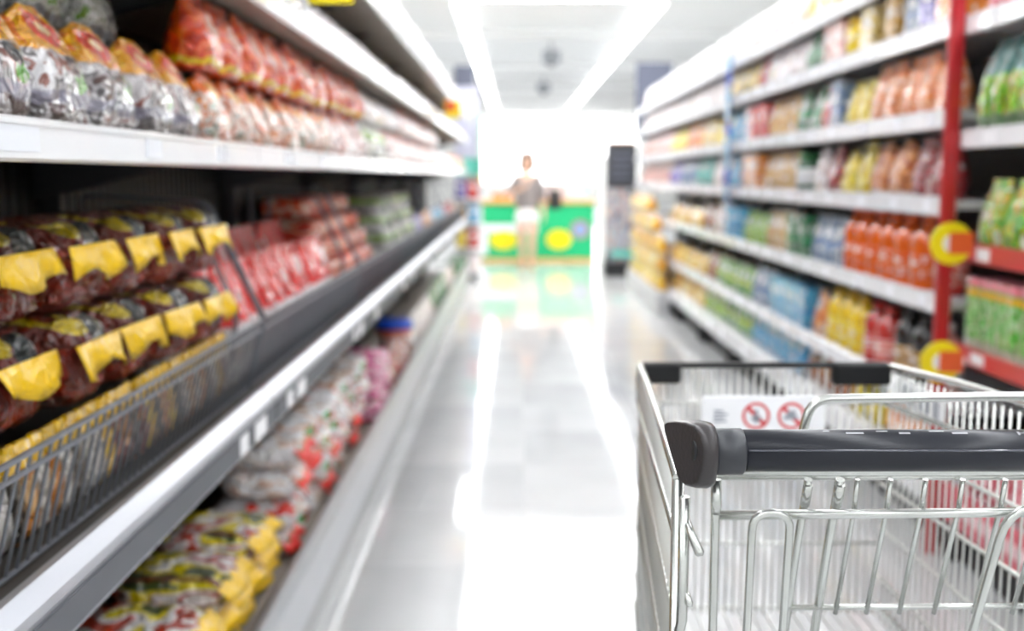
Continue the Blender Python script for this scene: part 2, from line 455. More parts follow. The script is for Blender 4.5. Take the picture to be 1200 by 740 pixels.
LX, LB = -.57, -1.07                                                # front and back of the shelves with the baskets
UP = [(1.345, 1.300, 1.345), (1.70, 1.662, 1.722), (2.0, 1.957, 2.02)]   # deck top, strip low, strip high
LBAY = 1.5
for k in range(8):
    y0, y1 = .9 + LBAY * k, .9 + LBAY * (k + 1) - .002
    t = empty('shelving_unit', (0, 0, 0))
    tag(t, 'tall dark-backed grey shelving bay with wire baskets, %s from the cart end' % ordinal(k + 1), 'shelf', 'shelving bays with wire baskets')
    bm = box((LB - .03, y0, 0), (LB, y1, 2.42))
    for j in range(30): add_box(bm, (LB, y0 + .05 * j + .012, .3), (LB + .004, y0 + .05 * j + .038, 2.4))
    obj('back_panel', bm, M_black, t)
    obj('post', box((LB + .005, y0 + .001, 0), (LB + .05, y0 + .04, 2.42), .003), M_darkgrey, t)
    obj('base_deck', box((LB, y0, .10), (LX - .03, y1, .135), .003), M_under, t)
    p = [(LX, .0), (LX, .075), (LX - .02, .09), (LX - .05, .09), (LX - .05, 0)]
    obj('kick_plate', prism(p, y0, y1), M_kick, t)
    # the front rail of the base deck, leaning back, silver on top
    p = [(LX + .005, .085), (LX - .012, .185), (LX - .03, .215), (LX - .045, .215), (LX - .03, .085)]
    rl = obj('front_rail', prism(p, y0 + .002, y1 - .002), M_rail_b, t)
    # basket shelf
    sh = obj('shelf', box((LB, y0, .735), (LX - .01, y1, .765), .003), M_deck, t)
    p = [(LX + .02, .716), (LX + .018, .77), (LX + .012, .778), (LX - .008, .797), (LX - .02, .797), (LX - .02, .716)]
    obj('front_rail', prism(p, y0 + .001, y1 - .001), M_rail_s, sh)
    obj('label_channel', box((LX + .0195, y0 + .003, .722), (LX + .0225, y1 - .003, .764)), M_rail_g, sh)
    for d in ((.28, 1.34) if k < 4 else (.7,)):
        if k == 0 and d < 1: continue
        o = price_tag(sh, LX + .0225, .716, .77, y0 + d, .10, 1, M_paper)
        if k < 2: price_tag(sh, LX + .0225, .716, .77, y0 + d - .14, .06, 1, M_paper)
    for q, (z, s0, s1) in enumerate(UP):
        sh = obj('shelf', box((LB, y0, z - .028), (LX - .015, y1, z), .003), M_under, t)
        shelf_rail(sh, LX, s0, s1, y0 + .001, y1 - .001, 1, M_rail_w)
        for d in (.33, .8, 1.2): price_tag(sh, LX, s0, s1, y0 + d + .04 * q, .07 + .05 * (d < .5), 1)
        for d in (.02, LBAY - .03): obj('bracket', prism([(LB, z - .03), (LB, z - .12), (LX - .15, z - .03)], y0 + d, y0 + d + .006), M_darkgrey, sh)

# wire baskets on the shelf: leaning front fence, double top wire, divider at each end
FT, FB = (-.598, .942), (-.642, .772)                               # fence top and bottom (x, z)
baskets = [(.95, 2.50), (2.53, 4.08), (4.11, 5.85), (5.88, 7.7), (7.73, 9.6), (9.63, 11.2), (11.23, 12.85)]
rod_me = None
for k, (y0, y1) in enumerate(baskets):
    t = empty('wire_basket', (FB[0], y0, .766)); tag(t, 'dark grey wire basket front on the lower shelf, %s from the cart end' % ordinal(k + 1), 'basket', 'wire baskets')
    ox, oz = -FB[0], -.766
    pt = lambda f, y: (FT[0] * f + FB[0] * (1 - f) + ox, y - y0, FT[1] * f + FB[1] * (1 - f) + oz)
    for f, r in ((1, .0042), (.86, .0042), (.03, .004)): obj('rail_wire', tube([pt(f, y0), pt(f, y1)], r), M_wire, t)
    if rod_me is None:
        a, bq = Vector(pt(0, 0)), Vector(pt(1, 0)); d = bq - a
        rod_me = mesh('rod_shape', tube([(0, 0, 0), (d.x, 0, d.z)], .0026, 6)); rod_me.materials.append(M_wire)
    step = .030 if k < 2 else .045
    nr = int((y1 - y0) / step)
    for j in range(nr + 1):
        o = bpy.data.objects.new('rod', rod_me); C.objects.link(o); o.parent = t; o.location = (0, (y1 - y0) * j / nr, 0.006)
    for y in (0, y1 - y0):
        obj('divider', tube([(0, y, .006), (FT[0] + ox, y, FT[1] + oz), (-.085, y, .455), (-.37, y, .47), (-.37, y, .006)], .004, 6, .02), M_wire, t)
        obj('divider_wire', tube([(-.05, y, .006), (-.02, y, .19), (-.115, y, .43), (-.3, y, .44), (-.3, y, .006)], .003, 6, .02), M_wire, t)

# the shelves with the red post
RX, RB = 1.44, 1.94
P0, RBAY = 3.53, 1.18
RS = [.50, .86, 1.195, 1.49, 1.79, 2.035]
for k in range(-1, 8):
    y0, y1 = P0 + RBAY * k, P0 + RBAY * (k + 1) - .002
    if k < 0: y1 = P0 - .04
    t = empty('shelving_unit', (0, 0, 0))
    where = 'white shelving bay with price rails, %s beyond the red post' % ordinal(k + 1) if k >= 0 else 'shelving bay with red price rails, between red post and cart'
    tag(t, where, 'shelf', 'shelving bays with the red post')
    obj('back_panel', box((RB, y0, 0), (RB + .03, y1, 2.45)), M_darkgrey, t)
    obj('base_deck', box((RX + .02, y0, .22), (RB, y1, .25), .003), M_steel, t)
    obj('kick_plate', box((RX + .05, y0, 0), (RX + .07, y1, .22)), M_black, t)
    for d in (.06, RBAY - .1): obj('foot', box((RX + .0, y0 + d, 0), (RX + .049, y0 + d + .04, .14), .004), M_black, t)
    base = obj('front_rail', prism([(RX - .012, .145), (RX - .012, .235), (RX, .262), (RX + .018, .262), (RX + .018, .145)], y0 + .001, y1 - .001), M_rail_w if k >= 0 else M_pinkrail, t)
    for d in ((.25, .7) if k >= 0 else ()): price_tag(base, RX - .012, .15, .235, y0 + d, .08, -1)
    if k < 0:
        for d in (.17, .5, .83): price_tag(base, RX - .012, .183, .24, y0 + d, .30, -1, plain('pale_pink_strip', 'EBC9CC', .5))
    obj('post', box((RB - .05, y0 + .001, 0), (RB, y0 + .036, 2.45), .003), M_steel, t)
    if k >= 0: levels = [(z, z - .048, z + .012, M_rail_w) for z in RS]
    else: levels = [(.72, .685, .735, M_redrail), (1.05, 1.01, 1.065, M_redrail), (1.41, 1.37, 1.425, M_rail_w), (1.77, 1.73, 1.785, M_rail_w)]
    for z, s0, s1, m in levels:
        sh = obj('shelf', box((RX + .015, y0, z - .026), (RB, y1, z), .003), M_steel, t)
        shelf_rail(sh, RX, s0, s1, y0 + .001, y1 - .001, -1, m)
        for d in (.22, .55, .93): price_tag(sh, RX, s0, s1, y0 + d, .06 + .03 * (d > .9), -1, M_tag if k >= 0 else M_paper)
bm = box((RX - .045, P0 - .035, 0), (RX - .002, P0 + .0, 2.6), .004)
add_box(bm, (RX - .049, P0 - .026, .3), (RX - .044, P0 - .011, 2.55))
o = obj('shelf_post', bm, M_red); tag(o, 'red upright post between the green packs and the white shelves', 'post')

def round_sign(x, y, z, r, which):
    t = empty('round_price_sign', (x, y, z)); tag(t, which, 'sign', 'round yellow price signs')
    bm = bmesh.new(); nn = 28
    def ring(rr, yy): return [bm.verts.new((rr * math.cos(2 * math.pi * i / nn), yy, rr * math.sin(2 * math.pi * i / nn))) for i in range(nn)]
    a, b_, c_, d_ = ring(r, -.004), ring(r, .004), ring(r * .42, -.004), ring(r * .42, .004)
    for i in range(nn):
        j = (i + 1) % nn
        for q in ((a[i], a[j], b_[j], b_[i]), (c_[j], c_[i], d_[i], d_[j]), (a[j], a[i], c_[i], c_[j]), (b_[i], b_[j], d_[j], d_[i])): bm.faces.new(q)
    obj('ring', bm, M_yellow, t)
    obj('centre', prism([(r * .415 * math.cos(2 * math.pi * i / 20), r * .415 * math.sin(2 * math.pi * i / 20)) for i in range(20)], -.003, .003), M_paper, t)
    obj('price_card', box((-r * .12, -.0065, -r * .5), (r * 1.02, -.0042, r * .52), .001), M_orange, t)
    obj('clip', box((r * .5, .0042, -.012), (1.4235 - x, .012, .012)), M_paper, t)
round_sign(1.356, 3.32, 1.071, .066, 'round yellow sign with orange card, upper one on the red post')
round_sign(1.344, 3.32, .697, .066, 'round yellow sign with orange card, lower one on the red post')

# ------------------------------------------------------------------ kinds of goods
def bagkind(name, look, w, d, h, mats, cat='bag', **kw):
    return Kind(name, cat, look, lambda v: bag_mesh(w, d, h, seed=hash_(name) + v, **kw), w, h, mats)
def hash_(s): return sum(ord(c) * (i + 3) for i, c in enumerate(s)) % 1000
def packkind(name, look, w, d, h, mats, cat='pack', **kw):
    return Kind(name, cat, look, lambda v: pack_mesh(w, d, h, seed=hash_(name) + v, **kw), w, h, mats)
def sealed(name, look, w, d, h, mats, flapmat, fz=.84, cat='pack', out=.045, drop=.055, at=.012, wave=.008, every=1, **kw):
    def parts(v):
        body = (None, pack_mesh(w, d, h, seed=hash_(name) + v, **kw), mats[v % len(mats)], (0, 0, 0))
        if every > 1 and v % every: return [body]
        return [body, ('seal_strip', flap_mesh(w * .99, out, drop, seed=v + 5, wave=wave), flapmat, (0, -d / 2 + at, h * fz))]
    return Kind(name, cat, look, parts, w, h, mats)
def bottlekind(name, look, r, h, body, cap, lab):
    def parts(v):
        p = bottle_parts(r, h)
        return [(None, p[0], body, (0, 0, 0)), ('cap', p[1], cap, (0, 0, 0)), ('paper_label', p[2], lab, (0, 0, 0))]
    return Kind(name, 'bottle', look, parts, r * 2, h, [body])
def jarkind(name, look, r, h, body, lid, lab):
    def parts(v):
        p = jar_parts(r, h)
        return [(None, p[0], body, (0, 0, 0)), ('lid', p[1], lid, (0, 0, 0)), ('paper_label', p[2], lab, (0, 0, 0))]
    return Kind(name, 'jar', look, parts, r * 2, h, [body])
def cartonkind(name, look, w, d, h, mats):
    return Kind(name, 'box', look, lambda v: carton_mesh(w, d, h), w, h, mats)

CLEAR = ['2A2622', '8C8A8C', 'E9E8EA', '7A2A1E', 'D8D2C8', '5E8A2A']
f_noodleA = film('noodle_bag_print', 'B5B1B2', [('mottle', 0, .6, ['4A2420', 'CFCBCE', '5A5658', 'F0EEF0', '8A4A3C', 'DCD8DA'], 3.2, .85),
    ('band', 'z', .17, .3, '8D8A98'), ('spot', .68, .42, .14, .13, '57A22A'), ('spot', .6, .5, .12, .1, '1B1C22'), ('band', 'z', .6, 1.2, 'E9A01E'),
    ('mottle', .62, 1.2, ['E9A01E', 'E9A01E', 'F2C24A', 'D8452A', 'E9A01E'], 5, .6), ('spot', .48, .8, .28, .13, 'D63A22'), ('spot', .48, .8, .13, .05, 'F6D9B0')], scale=22)
f_noodleB = film('clear_bag_print', 'A9ACA6', [('mottle', 0, 1.2, ['4A4B48', '8F918C', 'DADCDA', 'A5A894', 'F2F2F2', '6E9440'], 5, 1.), ('band', 'z', .1, .22, '77797C')], scale=22)
f_orange_lo = film('orange_clear_print', 'E8C6B4', [('mottle', 0, 1.2, ['C9694A', 'E9B9A2', 'F2EEEA', 'D98A55', 'F7F4F2', '9A9A8A'], 5, 1.), ('band', 'z', .68, 1.2, 'E57A45'), ('spot', .5, .75, .25, .1, 'F6C46A')], scale=20)
f_orange_hi = film('red_orange_print', 'E2481F', [('mottle', 0, 1.2, ['B92A16', 'E2481F', 'F08A60', 'E2481F'], 4, .8), ('band', 'z', .05, .16, 'E9C31F'), ('spot', .5, .55, .2, .2, 'F4C7B4')], scale=20)
f_pale_red = film('pale_red_print', 'EFE3E2', [('mottle', 0, 1.2, ['C7604C', 'F2E9E8', 'FFFFFF', 'E8A493', 'FFFFFF', 'C98A84'], 4, 1.), ('band', 'z', .78, 1.2, 'E48B76')], scale=20)
f_green_white = film('green_white_print', 'E9EAE4', [('band', 'z', .5, .8, '8BB53A'), ('mottle', 0, .5, ['3C423C', 'EDEDED', 'FFFFFF', 'C8CCB0'], 4, 1.)], scale=20)
f_white = film('white_pack_print', 'F4F1F2', [('mottle', 0, 1.2, ['F2EDEF', 'E4C3C0', 'FFFFFF', 'F6F1F4', 'CDBEC8', 'F3E3B8'], 4, 1.), ('band', 'z', .82, 1.2, 'F7F3F5')], scale=18)
f_brown = film('brown_loaf_print', '9A3228', [('mottle', 0, 1.2, ['7A2620', '9A3228', '8A2C24', 'B04A3A'], 2.5, 1.), ('band', 'z', .66, 1.2, '6A2A24'), ('spot', .68, .82, .22, .13, '1E2A2A'), ('spot', .3, .88, .16, .08, 'D6BE4E'), ('spot', .75, .84, .06, .05, 'D8D8D8')], scale=24, crinkle=1., dist=.11)
SLIM = [film('slim_print_%d' % i, c, [('mottle', 0, 1.2, [c, c, c2, c], 1.6, .8), ('band', 'z', .74, 1.2, 'E2B420')], scale=16) for i, (c, c2) in enumerate((('D8A81A', 'F0D040'), ('7A2A1A', 'C88A3A'), ('D8D4D0', '8A8682'), ('3A342E', '7A6A5A'), ('C87A2A', 'E8C8A0'), ('B8B4AE', 'F2F0EE')))]
f_yellow_seal = film('yellow_seal', 'F2C300', [], rough=.4, coat=.25, crinkle=.35, scale=22, vary=.05)
f_flat = film('flat_pack_print', 'C8A8A0', [('mottle', 0, 1.2, ['4A5430', 'E4D04A', 'F0ECEA', 'B8402E', 'EDE6E4'], 2.0, 1.), ('band', 'x', .1, .2, '6E1E16')], scale=22)
f_redwhite = film('red_white_print', 'FBF6F7', [('band', 'z', .46, 1.2, 'F01A12'), ('mottle', .62, .85, ['F01A12', 'F01A12', 'F01A12', 'FBE8E6'], 2, .9), ('mottle', 0, .42, ['FBF6F8', 'FFFFFF', 'F4E8E4', 'FAE0E0'], 4, .9)], scale=20)
f_whitered = film('white_red_print', 'F2F0F1', [('mottle', 0, 1.2, ['F4F2F4', 'E6E2E4', 'FFFFFF', 'D8B9A8', 'F4F2F4'], 3.5, 1.), ('spot', .3, .5, .16, .2, '3E8A3E'), ('spot', .6, .6, .18, .16, 'CC8A4A'), ('band', 'x', .86, 1.2, 'E23A2E')], scale=20)
f_whitered2 = film('white_green_print', 'F4F2F3', [('mottle', 0, 1.2, ['FFFFFF', 'F2F0F0', 'C89058', 'FFFFFF', 'E8E2E0'], 2.2, .9), ('spot', .35, .6, .2, .2, '2E9A4E'), ('spot', .7, .45, .2, .22, 'C8402E')], scale=20)
f_whitered3 = film('white_patch_print', 'F6F3F5', [('mottle', 0, 1.2, ['FFFFFF', 'F6F3F5', 'FFFFFF', 'E8433A', 'F6F3F5'], 2.2, .9), ('spot', .5, .5, .25, .25, 'E8D8C8')], scale=20)
f_red_seal = film('red_seal', 'E8332A', [], rough=.4, coat=.3, crinkle=.35, scale=20, vary=.06)
f_pink = film('pink_print', 'E0468A', [('mottle', 0, 1.2, ['E0468A', 'F3A0C4', 'FFFFFF', 'D82C74'], 4, .9)], scale=20)
f_darkred = film('dark_red_print', '9A1F1C', [('mottle', 0, 1.2, ['6A1412', 'A5241E', 'D8837A', '9A1F1C', 'F0E4E2'], 4, .9)], scale=20)
f_redorange = film('red_heap_print', 'E8401E', [('mottle', 0, 1.2, ['D42A18', 'F05A2C', 'F6D8C4', 'E8401E', 'E8401E'], 2.4, 1.)], scale=20)
def two(name, a, bcol, c='F4F2F0', **kw):
    return film(name, a, [('mottle', 0, 1.2, [a, a, bcol, a, c], 4.2, .75), ('band', 'z', .36, .5, bcol), ('spot', .5, .68, .26, .12, c)], **kw)
f_chips = film('orange_chips_print', 'E0702E', [('mottle', 0, 1.2, ['C8561F', 'E58A48', 'F3C9A4', 'DD6A28', 'F7E6D8'], 5, .9), ('band', 'z', 0, .1, 'D9C9B8')], scale=18)
f_nuts = film('brown_orange_print', 'C9642E', [('mottle', 0, 1.2, ['A84A20', 'D87A3C', 'E8B07C', 'C9642E'], 6, .9), ('band', 'z', 0, .14, 'E9E4E2')], scale=18)
f_yel = film('yellow_bag_print', 'F0D210', [('mottle', 0, 1.2, ['E8C400', 'F4DE3A', 'F7EFA0', 'F0D210'], 4, .8), ('spot', .5, .5, .2, .2, 'D8B400')], scale=18)
f_wine = film('wine_red_print', '8E1A20', [('mottle', 0, 1.2, ['6A1016', 'A5262C', '8E1A20', 'E8D8D4'], 3.5, .8)], scale=18)
f_tan = two('tan_print', 'D8B88A', 'C89A58'); f_grn = two('deep_green_print', '1F6B3A', '2E8A52'); f_lime = two('lime_print', '9CC43A', '7CAA20')
f_cyan = two('light_blue_print', '6FB8DC', '3E8FC8'); f_bluegrey = two('blue_grey_print', '8FA2B8', '5A74A4'); f_mint = two('mint_print', '4E9A56', 'B8C84A')
f_red2 = two('bright_red_print', 'D23A34', 'B5221F'); f_pinkw = two('pale_pink_print', 'EBC4BC', 'D89A90'); f_purple = two('violet_print', '6A5AA8', '8E86C8')
f_teal2 = two('teal_print', '2F9A94', '5ABCB0'); f_cream = two('cream_print', 'F0DCA4', 'E8C878'); f_or2 = two('orange_print', 'EE9A3A', 'E07A1E'); f_brn = two('brown_print', '8A4A2A', 'B06A3A')
f_yellowbox = film('yellow_pack_print', 'F2CE3A', [('mottle', 0, 1.2, ['F2CE3A', 'F0C420', 'F7EAB0', 'E9A020', 'F2CE3A'], 4, .7), ('spot', .5, .6, .24, .16, 'F6F0E0'), ('band', 'z', .1, .2, 'D8572A')], crinkle=.2)
f_ybox2 = film('yellow_white_print', 'F0D85A', [('mottle', 0, 1.2, ['F4DE6A', 'F7F0D0', 'F0C420', 'F6F2E8', 'E8B030'], 3, 1.), ('band', 'z', .7, .85, 'E8862A')], crinkle=.3)
f_ybox3 = film('yellow_red_print', 'F0C82A', [('mottle', 0, 1.2, ['F0C82A', 'F0B420', 'D8552A', 'F4E08A', 'F0C82A'], 3, .9)], crinkle=.3)
f_greenpack = film('green_teal_print', '7CBF2E', [('band', 'z', .6, 1.2, '4A7C78'), ('mottle', .05, .6, ['6AB024', '8ACB3A', '7CBF2E', 'D89A3A', '3E8A30'], 4.5, .9), ('band', 'z', 0, .22, '6E8A66'), ('mottle', .6, 1.2, ['4A7C78', '3A6462', '6E9A96', '4A7C78'], 4, .9)], scale=18)
f_greenbag = film('green_bag_print', '6CB82C', [('mottle', 0, 1.2, ['4A9A1E', '6CB82C', 'A5D86A', 'E9A23A', '6CB82C', 'F0F0E4'], 4, .9)], scale=18)
f_stick = film('green_stick_print', '4FB23A', [('band', 'z', .86, 1.2, 'E89AA4'), ('band', 'z', .76, .86, 'E8B24A'), ('mottle', 0, .76, ['4FB23A', '5CC046', 'D8E8C8', '3A9A2C', 'C07A8A'], 4, .8), ('band', 'z', 0, .18, 'C8CDBE')], crinkle=.3)
f_pinkred = film('pink_red_print', 'D86A74', [('mottle', 0, 1.2, ['C84450', 'E8909A', 'F2D0D4', 'D86A74'], 4, .9)], scale=18)
m_orangeb = plain('orange_liquid', 'E2641A', .12, coat=.8); m_yelb = plain('yellow_liquid', 'F0CB0E', .14, coat=.8); m_redb = plain('red_liquid', 'C02A22', .14, coat=.8)
m_blackb = plain('dark_liquid', '1B1614', .12, coat=.8); m_pinkb = plain('pink_liquid', 'E0A89A', .14, coat=.8); m_greenb = plain('green_glass', '1E5A34', .12, coat=.8)
m_capw = plain('cap_white', 'F0EFEC', .3, coat=.3); m_capr = plain('cap_red', 'C4302A', .3, coat=.3); m_capb = plain('cap_black', '202022', .3, coat=.3); m_capo = plain('cap_orange', 'D95A1C', .3, coat=.3); m_capy = plain('cap_gold', 'D8B23A', .3, coat=.3); m_capg = plain('cap_green', '2E7A44', .3, coat=.3)
m_lab_o = two('label_orange_print', 'D8581A', 'E0702E', crinkle=0); m_lab_y = two('label_yellow_print', 'F4E04A', 'E8B820', crinkle=0); m_lab_r = two('label_red_print', 'D8483E', 'F0D8D0', crinkle=0); m_lab_t = two('label_tan_print', 'C9A882', '8A6A48', crinkle=0); m_lab_w = two('label_white_print', 'F0F0EE', 'C8D0D8', crinkle=0)

K = {}
K['noodle'] = bagkind('noodle_bag', 'orange-topped clear noodle bag', .172, .13, .165, [f_noodleA], dome=.55, top=.02, flat=.6)
K['clear'] = bagkind('clear_noodle_bag', 'clear grey noodle bag', .165, .12, .16, [f_noodleB], dome=.3, top=.04, flat=.6)
K['orlo'] = bagkind('clear_snack_bag', 'orange-topped clear snack bag', .16, .12, .148, [f_orange_lo], dome=.4, top=.03, flat=.6)
K['orhi'] = bagkind('red_snack_bag', 'red-orange snack bag', .165, .11, .158, [f_orange_hi], top=.06)
K['pale'] = bagkind('pale_snack_bag', 'pale red-white snack bag', .16, .11, .155, [f_pale_red], top=.06)
K['gw'] = bagkind('green_white_bag', 'green-banded white snack bag', .16, .11, .16, [f_green_white], top=.06)
K['white'] = bagkind('white_snack_bag', 'white snack bag', .165, .11, .175, [f_white], top=.06)
K['loaf'] = sealed('brown_loaf_pack', 'brown pack with yellow seal strip', .195, .22, .148, [f_brown], f_yellow_seal, fz=.72, out=.008, drop=.05, lumps=3, at=-.003, wave=.006)
K['slim'] = bagkind('slim_packet', 'slim mottled packet', .036, .10, .145, SLIM, cat='packet', top=.06, flat=.5, nx=10, nz=6, rough=.002)
K['flat'] = sealed('flat_noodle_pack', 'mottled flat pack with yellow seal', .24, .27, .075, [f_flat], f_yellow_seal, fz=.74, out=.03, drop=.036, lumps=4, wave=.006)
K['rw'] = bagkind('red_topped_bag', 'white bag with red top', .12, .13, .235, [f_redwhite], top=.1, flat=.62)
K['heap'] = packkind('red_orange_pack', 'red-orange soft pack', .19, .2, .085, [f_redorange])
K['gwp'] = packkind('green_pale_pack', 'white and green soft pack', .2, .2, .1, [f_green_white])
K['wr'] = sealed('white_red_pack', 'white and red soft pack', .205, .24, .088, [f_whitered, f_whitered2, f_whitered3], f_red_seal, fz=.72, out=.02, drop=.04, lumps=2, every=3, rough=.006)
K['pink'] = packkind('pink_pack', 'bright pink soft pack', .17, .22, .1, [f_pink])
K['dred'] = bagkind('dark_red_bag', 'dark red bag', .17, .16, .2, [f_darkred], top=.08)
K['lowwhite'] = bagkind('low_white_bag', 'white bag low down', .17, .15, .21, [f_white], top=.07)
K['chips'] = bagkind('orange_chip_bag', 'orange chip bag', .155, .11, .235, [f_chips], top=.07)
K['yelbag'] = bagkind('yellow_bag', 'yellow bag', .15, .11, .225, [f_yel], top=.07)
K['nuts'] = bagkind('brown_nut_bag', 'orange-brown nut bag', .185, .13, .225, [f_nuts], dome=.3, top=.05)
K['wine'] = bagkind('wine_red_bag', 'wine-red bag', .16, .11, .225, [f_wine], top=.08)
for key, look, m in (('tan', 'tan', f_tan), ('grn', 'deep green', f_grn), ('lime', 'lime green', f_lime), ('cyan', 'light blue', f_cyan), ('bluegrey', 'blue-grey', f_bluegrey), ('mint', 'green and yellow', f_mint), ('red2', 'bright red', f_red2), ('pinkw', 'pale pink', f_pinkw), ('purple', 'violet', f_purple), ('teal', 'teal', f_teal2), ('cream', 'cream', f_cream), ('or2', 'orange', f_or2), ('brn', 'brown', f_brn), ('whitep', 'white', f_white)):
    nm = look.replace(' and ', '_').replace(' ', '_').replace('-', '_')
    K[key] = bagkind(nm + '_pouch', look + ' pouch', .16, .10, .225, [m], top=.06, cat='pouch')
    K[key + '_box'] = cartonkind(nm + '_carton', look + ' carton', .145, .12, .215, [m])
K['obot'] = bottlekind('orange_bottle', 'orange bottle', .064, .27, m_orangeb, m_capo, m_lab_o)
K['ybot'] = bottlekind('yellow_bottle', 'yellow bottle', .06, .255, m_yelb, m_capy, m_lab_y)
K['rbot'] = bottlekind('red_bottle', 'red bottle', .06, .25, m_redb, m_capr, m_lab_r)
K['bbot'] = bottlekind('dark_bottle', 'dark brown bottle', .057, .265, m_blackb, m_capb, m_lab_t)
K['pbot'] = bottlekind('pink_bottle', 'pale pink bottle', .058, .26, m_pinkb, m_capw, m_lab_w)
K['gjar'] = jarkind('green_jar', 'dark green jar', .07, .2, m_greenb, m_capg, m_lab_w)
K['yjar'] = jarkind('yellow_jar', 'yellow jar with gold lid', .07, .2, m_yelb, m_capy, m_lab_y)
K['ybox'] = bagkind('yellow_pack', 'yellow pack', .185, .105, .175, [f_yellowbox, f_ybox2, f_ybox3], cat='pack', top=.05, flat=.5)
K['gpack'] = bagkind('green_teal_bag', 'green bag with teal top', .082, .14, .295, [f_greenpack], top=.015, flat=.35)
K['gbag'] = bagkind('green_bag', 'bright green bag', .15, .12, .22, [f_greenbag], top=.07)
K['stick'] = cartonkind('green_slim_carton', 'slim green pink-topped carton', .062, .14, .235, [f_stick])
K['pinkred'] = bagkind('pink_red_bag', 'pink-red bag', .14, .12, .2, [f_pinkred], top=.07)

LZ, RZ = R(90), R(-90)
counts = {}
def row(kind, y0, y1, xc, z, rz, where, gap=.008, jit=.006, tilt=0., scale=None, zj=0., variants=3, rel='from the cart end'):
    """a run of one kind along the shelf, each its own thing; WHERE names the shelf in the label"""
    k = K[kind]; y = y0 + k.w / 2
    if kind.endswith('bot'): gap = .035
    n = max(1, int((y1 - y0 + gap) / (k.w + gap)))
    step = (y1 - y0) / n if n > 1 else 0
    for i in range(n):
        c = counts[(kind, where)] = counts.get((kind, where), 0) + 1
        o = k.put((xc + rnd.uniform(-jit, jit), (y0 + step * (i + .5)) if n > 1 else (y0 + y1) / 2, z + rnd.uniform(0, zj)), rz + rnd.uniform(-.05, .05),
                  '%s, %s %s, %s' % (k.look, ordinal(c), rel, where), '%ss %s' % (k.look, where), tilt=(tilt, 0), variants=variants)
        if scale: o.scale = scale

# ---- shelf of snack bags (wire-basket side), counted from the cart end
S1 = 1.3455
W1, W1b = 'shelf above the baskets, front row', 'shelf above the baskets, top tier'
row('noodle', 1.22, 2.15, -.665, S1, LZ, W1)
row('clear', 1.42, 2.10, -.80, S1 + .0, LZ, 'shelf above the baskets, rear row')
row('clear', 1.42, 2.10, -.80, S1 + .165, LZ, 'shelf above the baskets, rear top tier')
row('orlo', 2.18, 3.60, -.66, S1, LZ, W1)
row('orhi', 2.18, 3.60, -.665, S1 + .150, LZ, W1b)
row('pale', 3.63, 4.45, -.66, S1, LZ, W1); row('orhi', 3.63, 4.45, -.665, S1 + .157, LZ, W1b)
row('gw', 4.48, 5.30, -.66, S1, LZ, W1); row('white', 4.48, 5.9, -.665, S1 + .162, LZ, W1b, scale=(1, 1, .75))
row('pale', 5.33, 8.6, -.66, S1, LZ, W1); row('pale', 5.95, 8.6, -.665, S1 + .157, LZ, W1b)
row('white', 8.63, 10.6, -.66, S1, LZ, W1); row('orlo', 10.63, 12.85, -.66, S1, LZ, W1)
# two shelves above
W2, W3 = 'the second shelf above the baskets', 'the top shelf above the baskets'
row('white', 2.9, 12.85, -.665, 1.7005, LZ, W2); row('pale', 2.9, 3.4, -.78, 1.7005, LZ, W2 + ' rear')
row('white', 3.6, 12.8, -.665, 2.0005, LZ, W3, scale=(1, 1, 1.3))

# ---- basket shelf
B1 = .7665
row('slim', 1.0, 2.46, -.72, B1 + .016, LZ, 'the first wire basket, behind the wires', gap=.004, jit=.002, tilt=.3, variants=12)
for tier in range(2):
    for j in range(7):
        y = 1.07 + .205 * j + (0, .03)[tier]
        K['loaf'].put((-.755 - .012 * tier - .011 * (6 - j) + rnd.uniform(-.008, .008), y, B1 + .1495 + .1495 * tier), LZ + rnd.uniform(-.07, .07),
            'brown pack with yellow seal, %s from the cart end, %s tier of the stack' % (ordinal(j + 1), ('lower', 'upper')[tier]), 'brown packs with yellow seals', variants=5)
row('rw', 2.57, 4.05, -.745, B1, LZ, 'the second wire basket, front row', gap=.004, scale=(1, 1, 1.25))
row('rw', 2.57, 4.05, -.89, B1, LZ, 'the second wire basket, rear row', gap=.004, scale=(1, 1, 1.5))
for t_ in range(5):
    row('heap', 4.15, 5.5 - .05 * t_, -.79 - .03 * t_, B1 + .086 * t_, LZ, 'the third wire basket, tier %s' % ('one', 'two', 'three', 'four', 'five')[t_])
for t_ in range(4): row('gwp', 5.92, 7.65, -.79 - .02 * t_, B1 + .101 * t_, LZ, 'the fourth wire basket, tier %s' % ('one', 'two', 'three', 'four')[t_])
row('purple', 7.78, 8.6, -.76, B1, LZ, 'the fifth wire basket'); row('or2', 8.65, 9.55, -.76, B1, LZ, 'the fifth wire basket')
row('cyan', 9.68, 11.15, -.76, B1, LZ, 'the sixth wire basket'); row('red2', 11.28, 12.8, -.76, B1, LZ, 'the seventh wire basket')

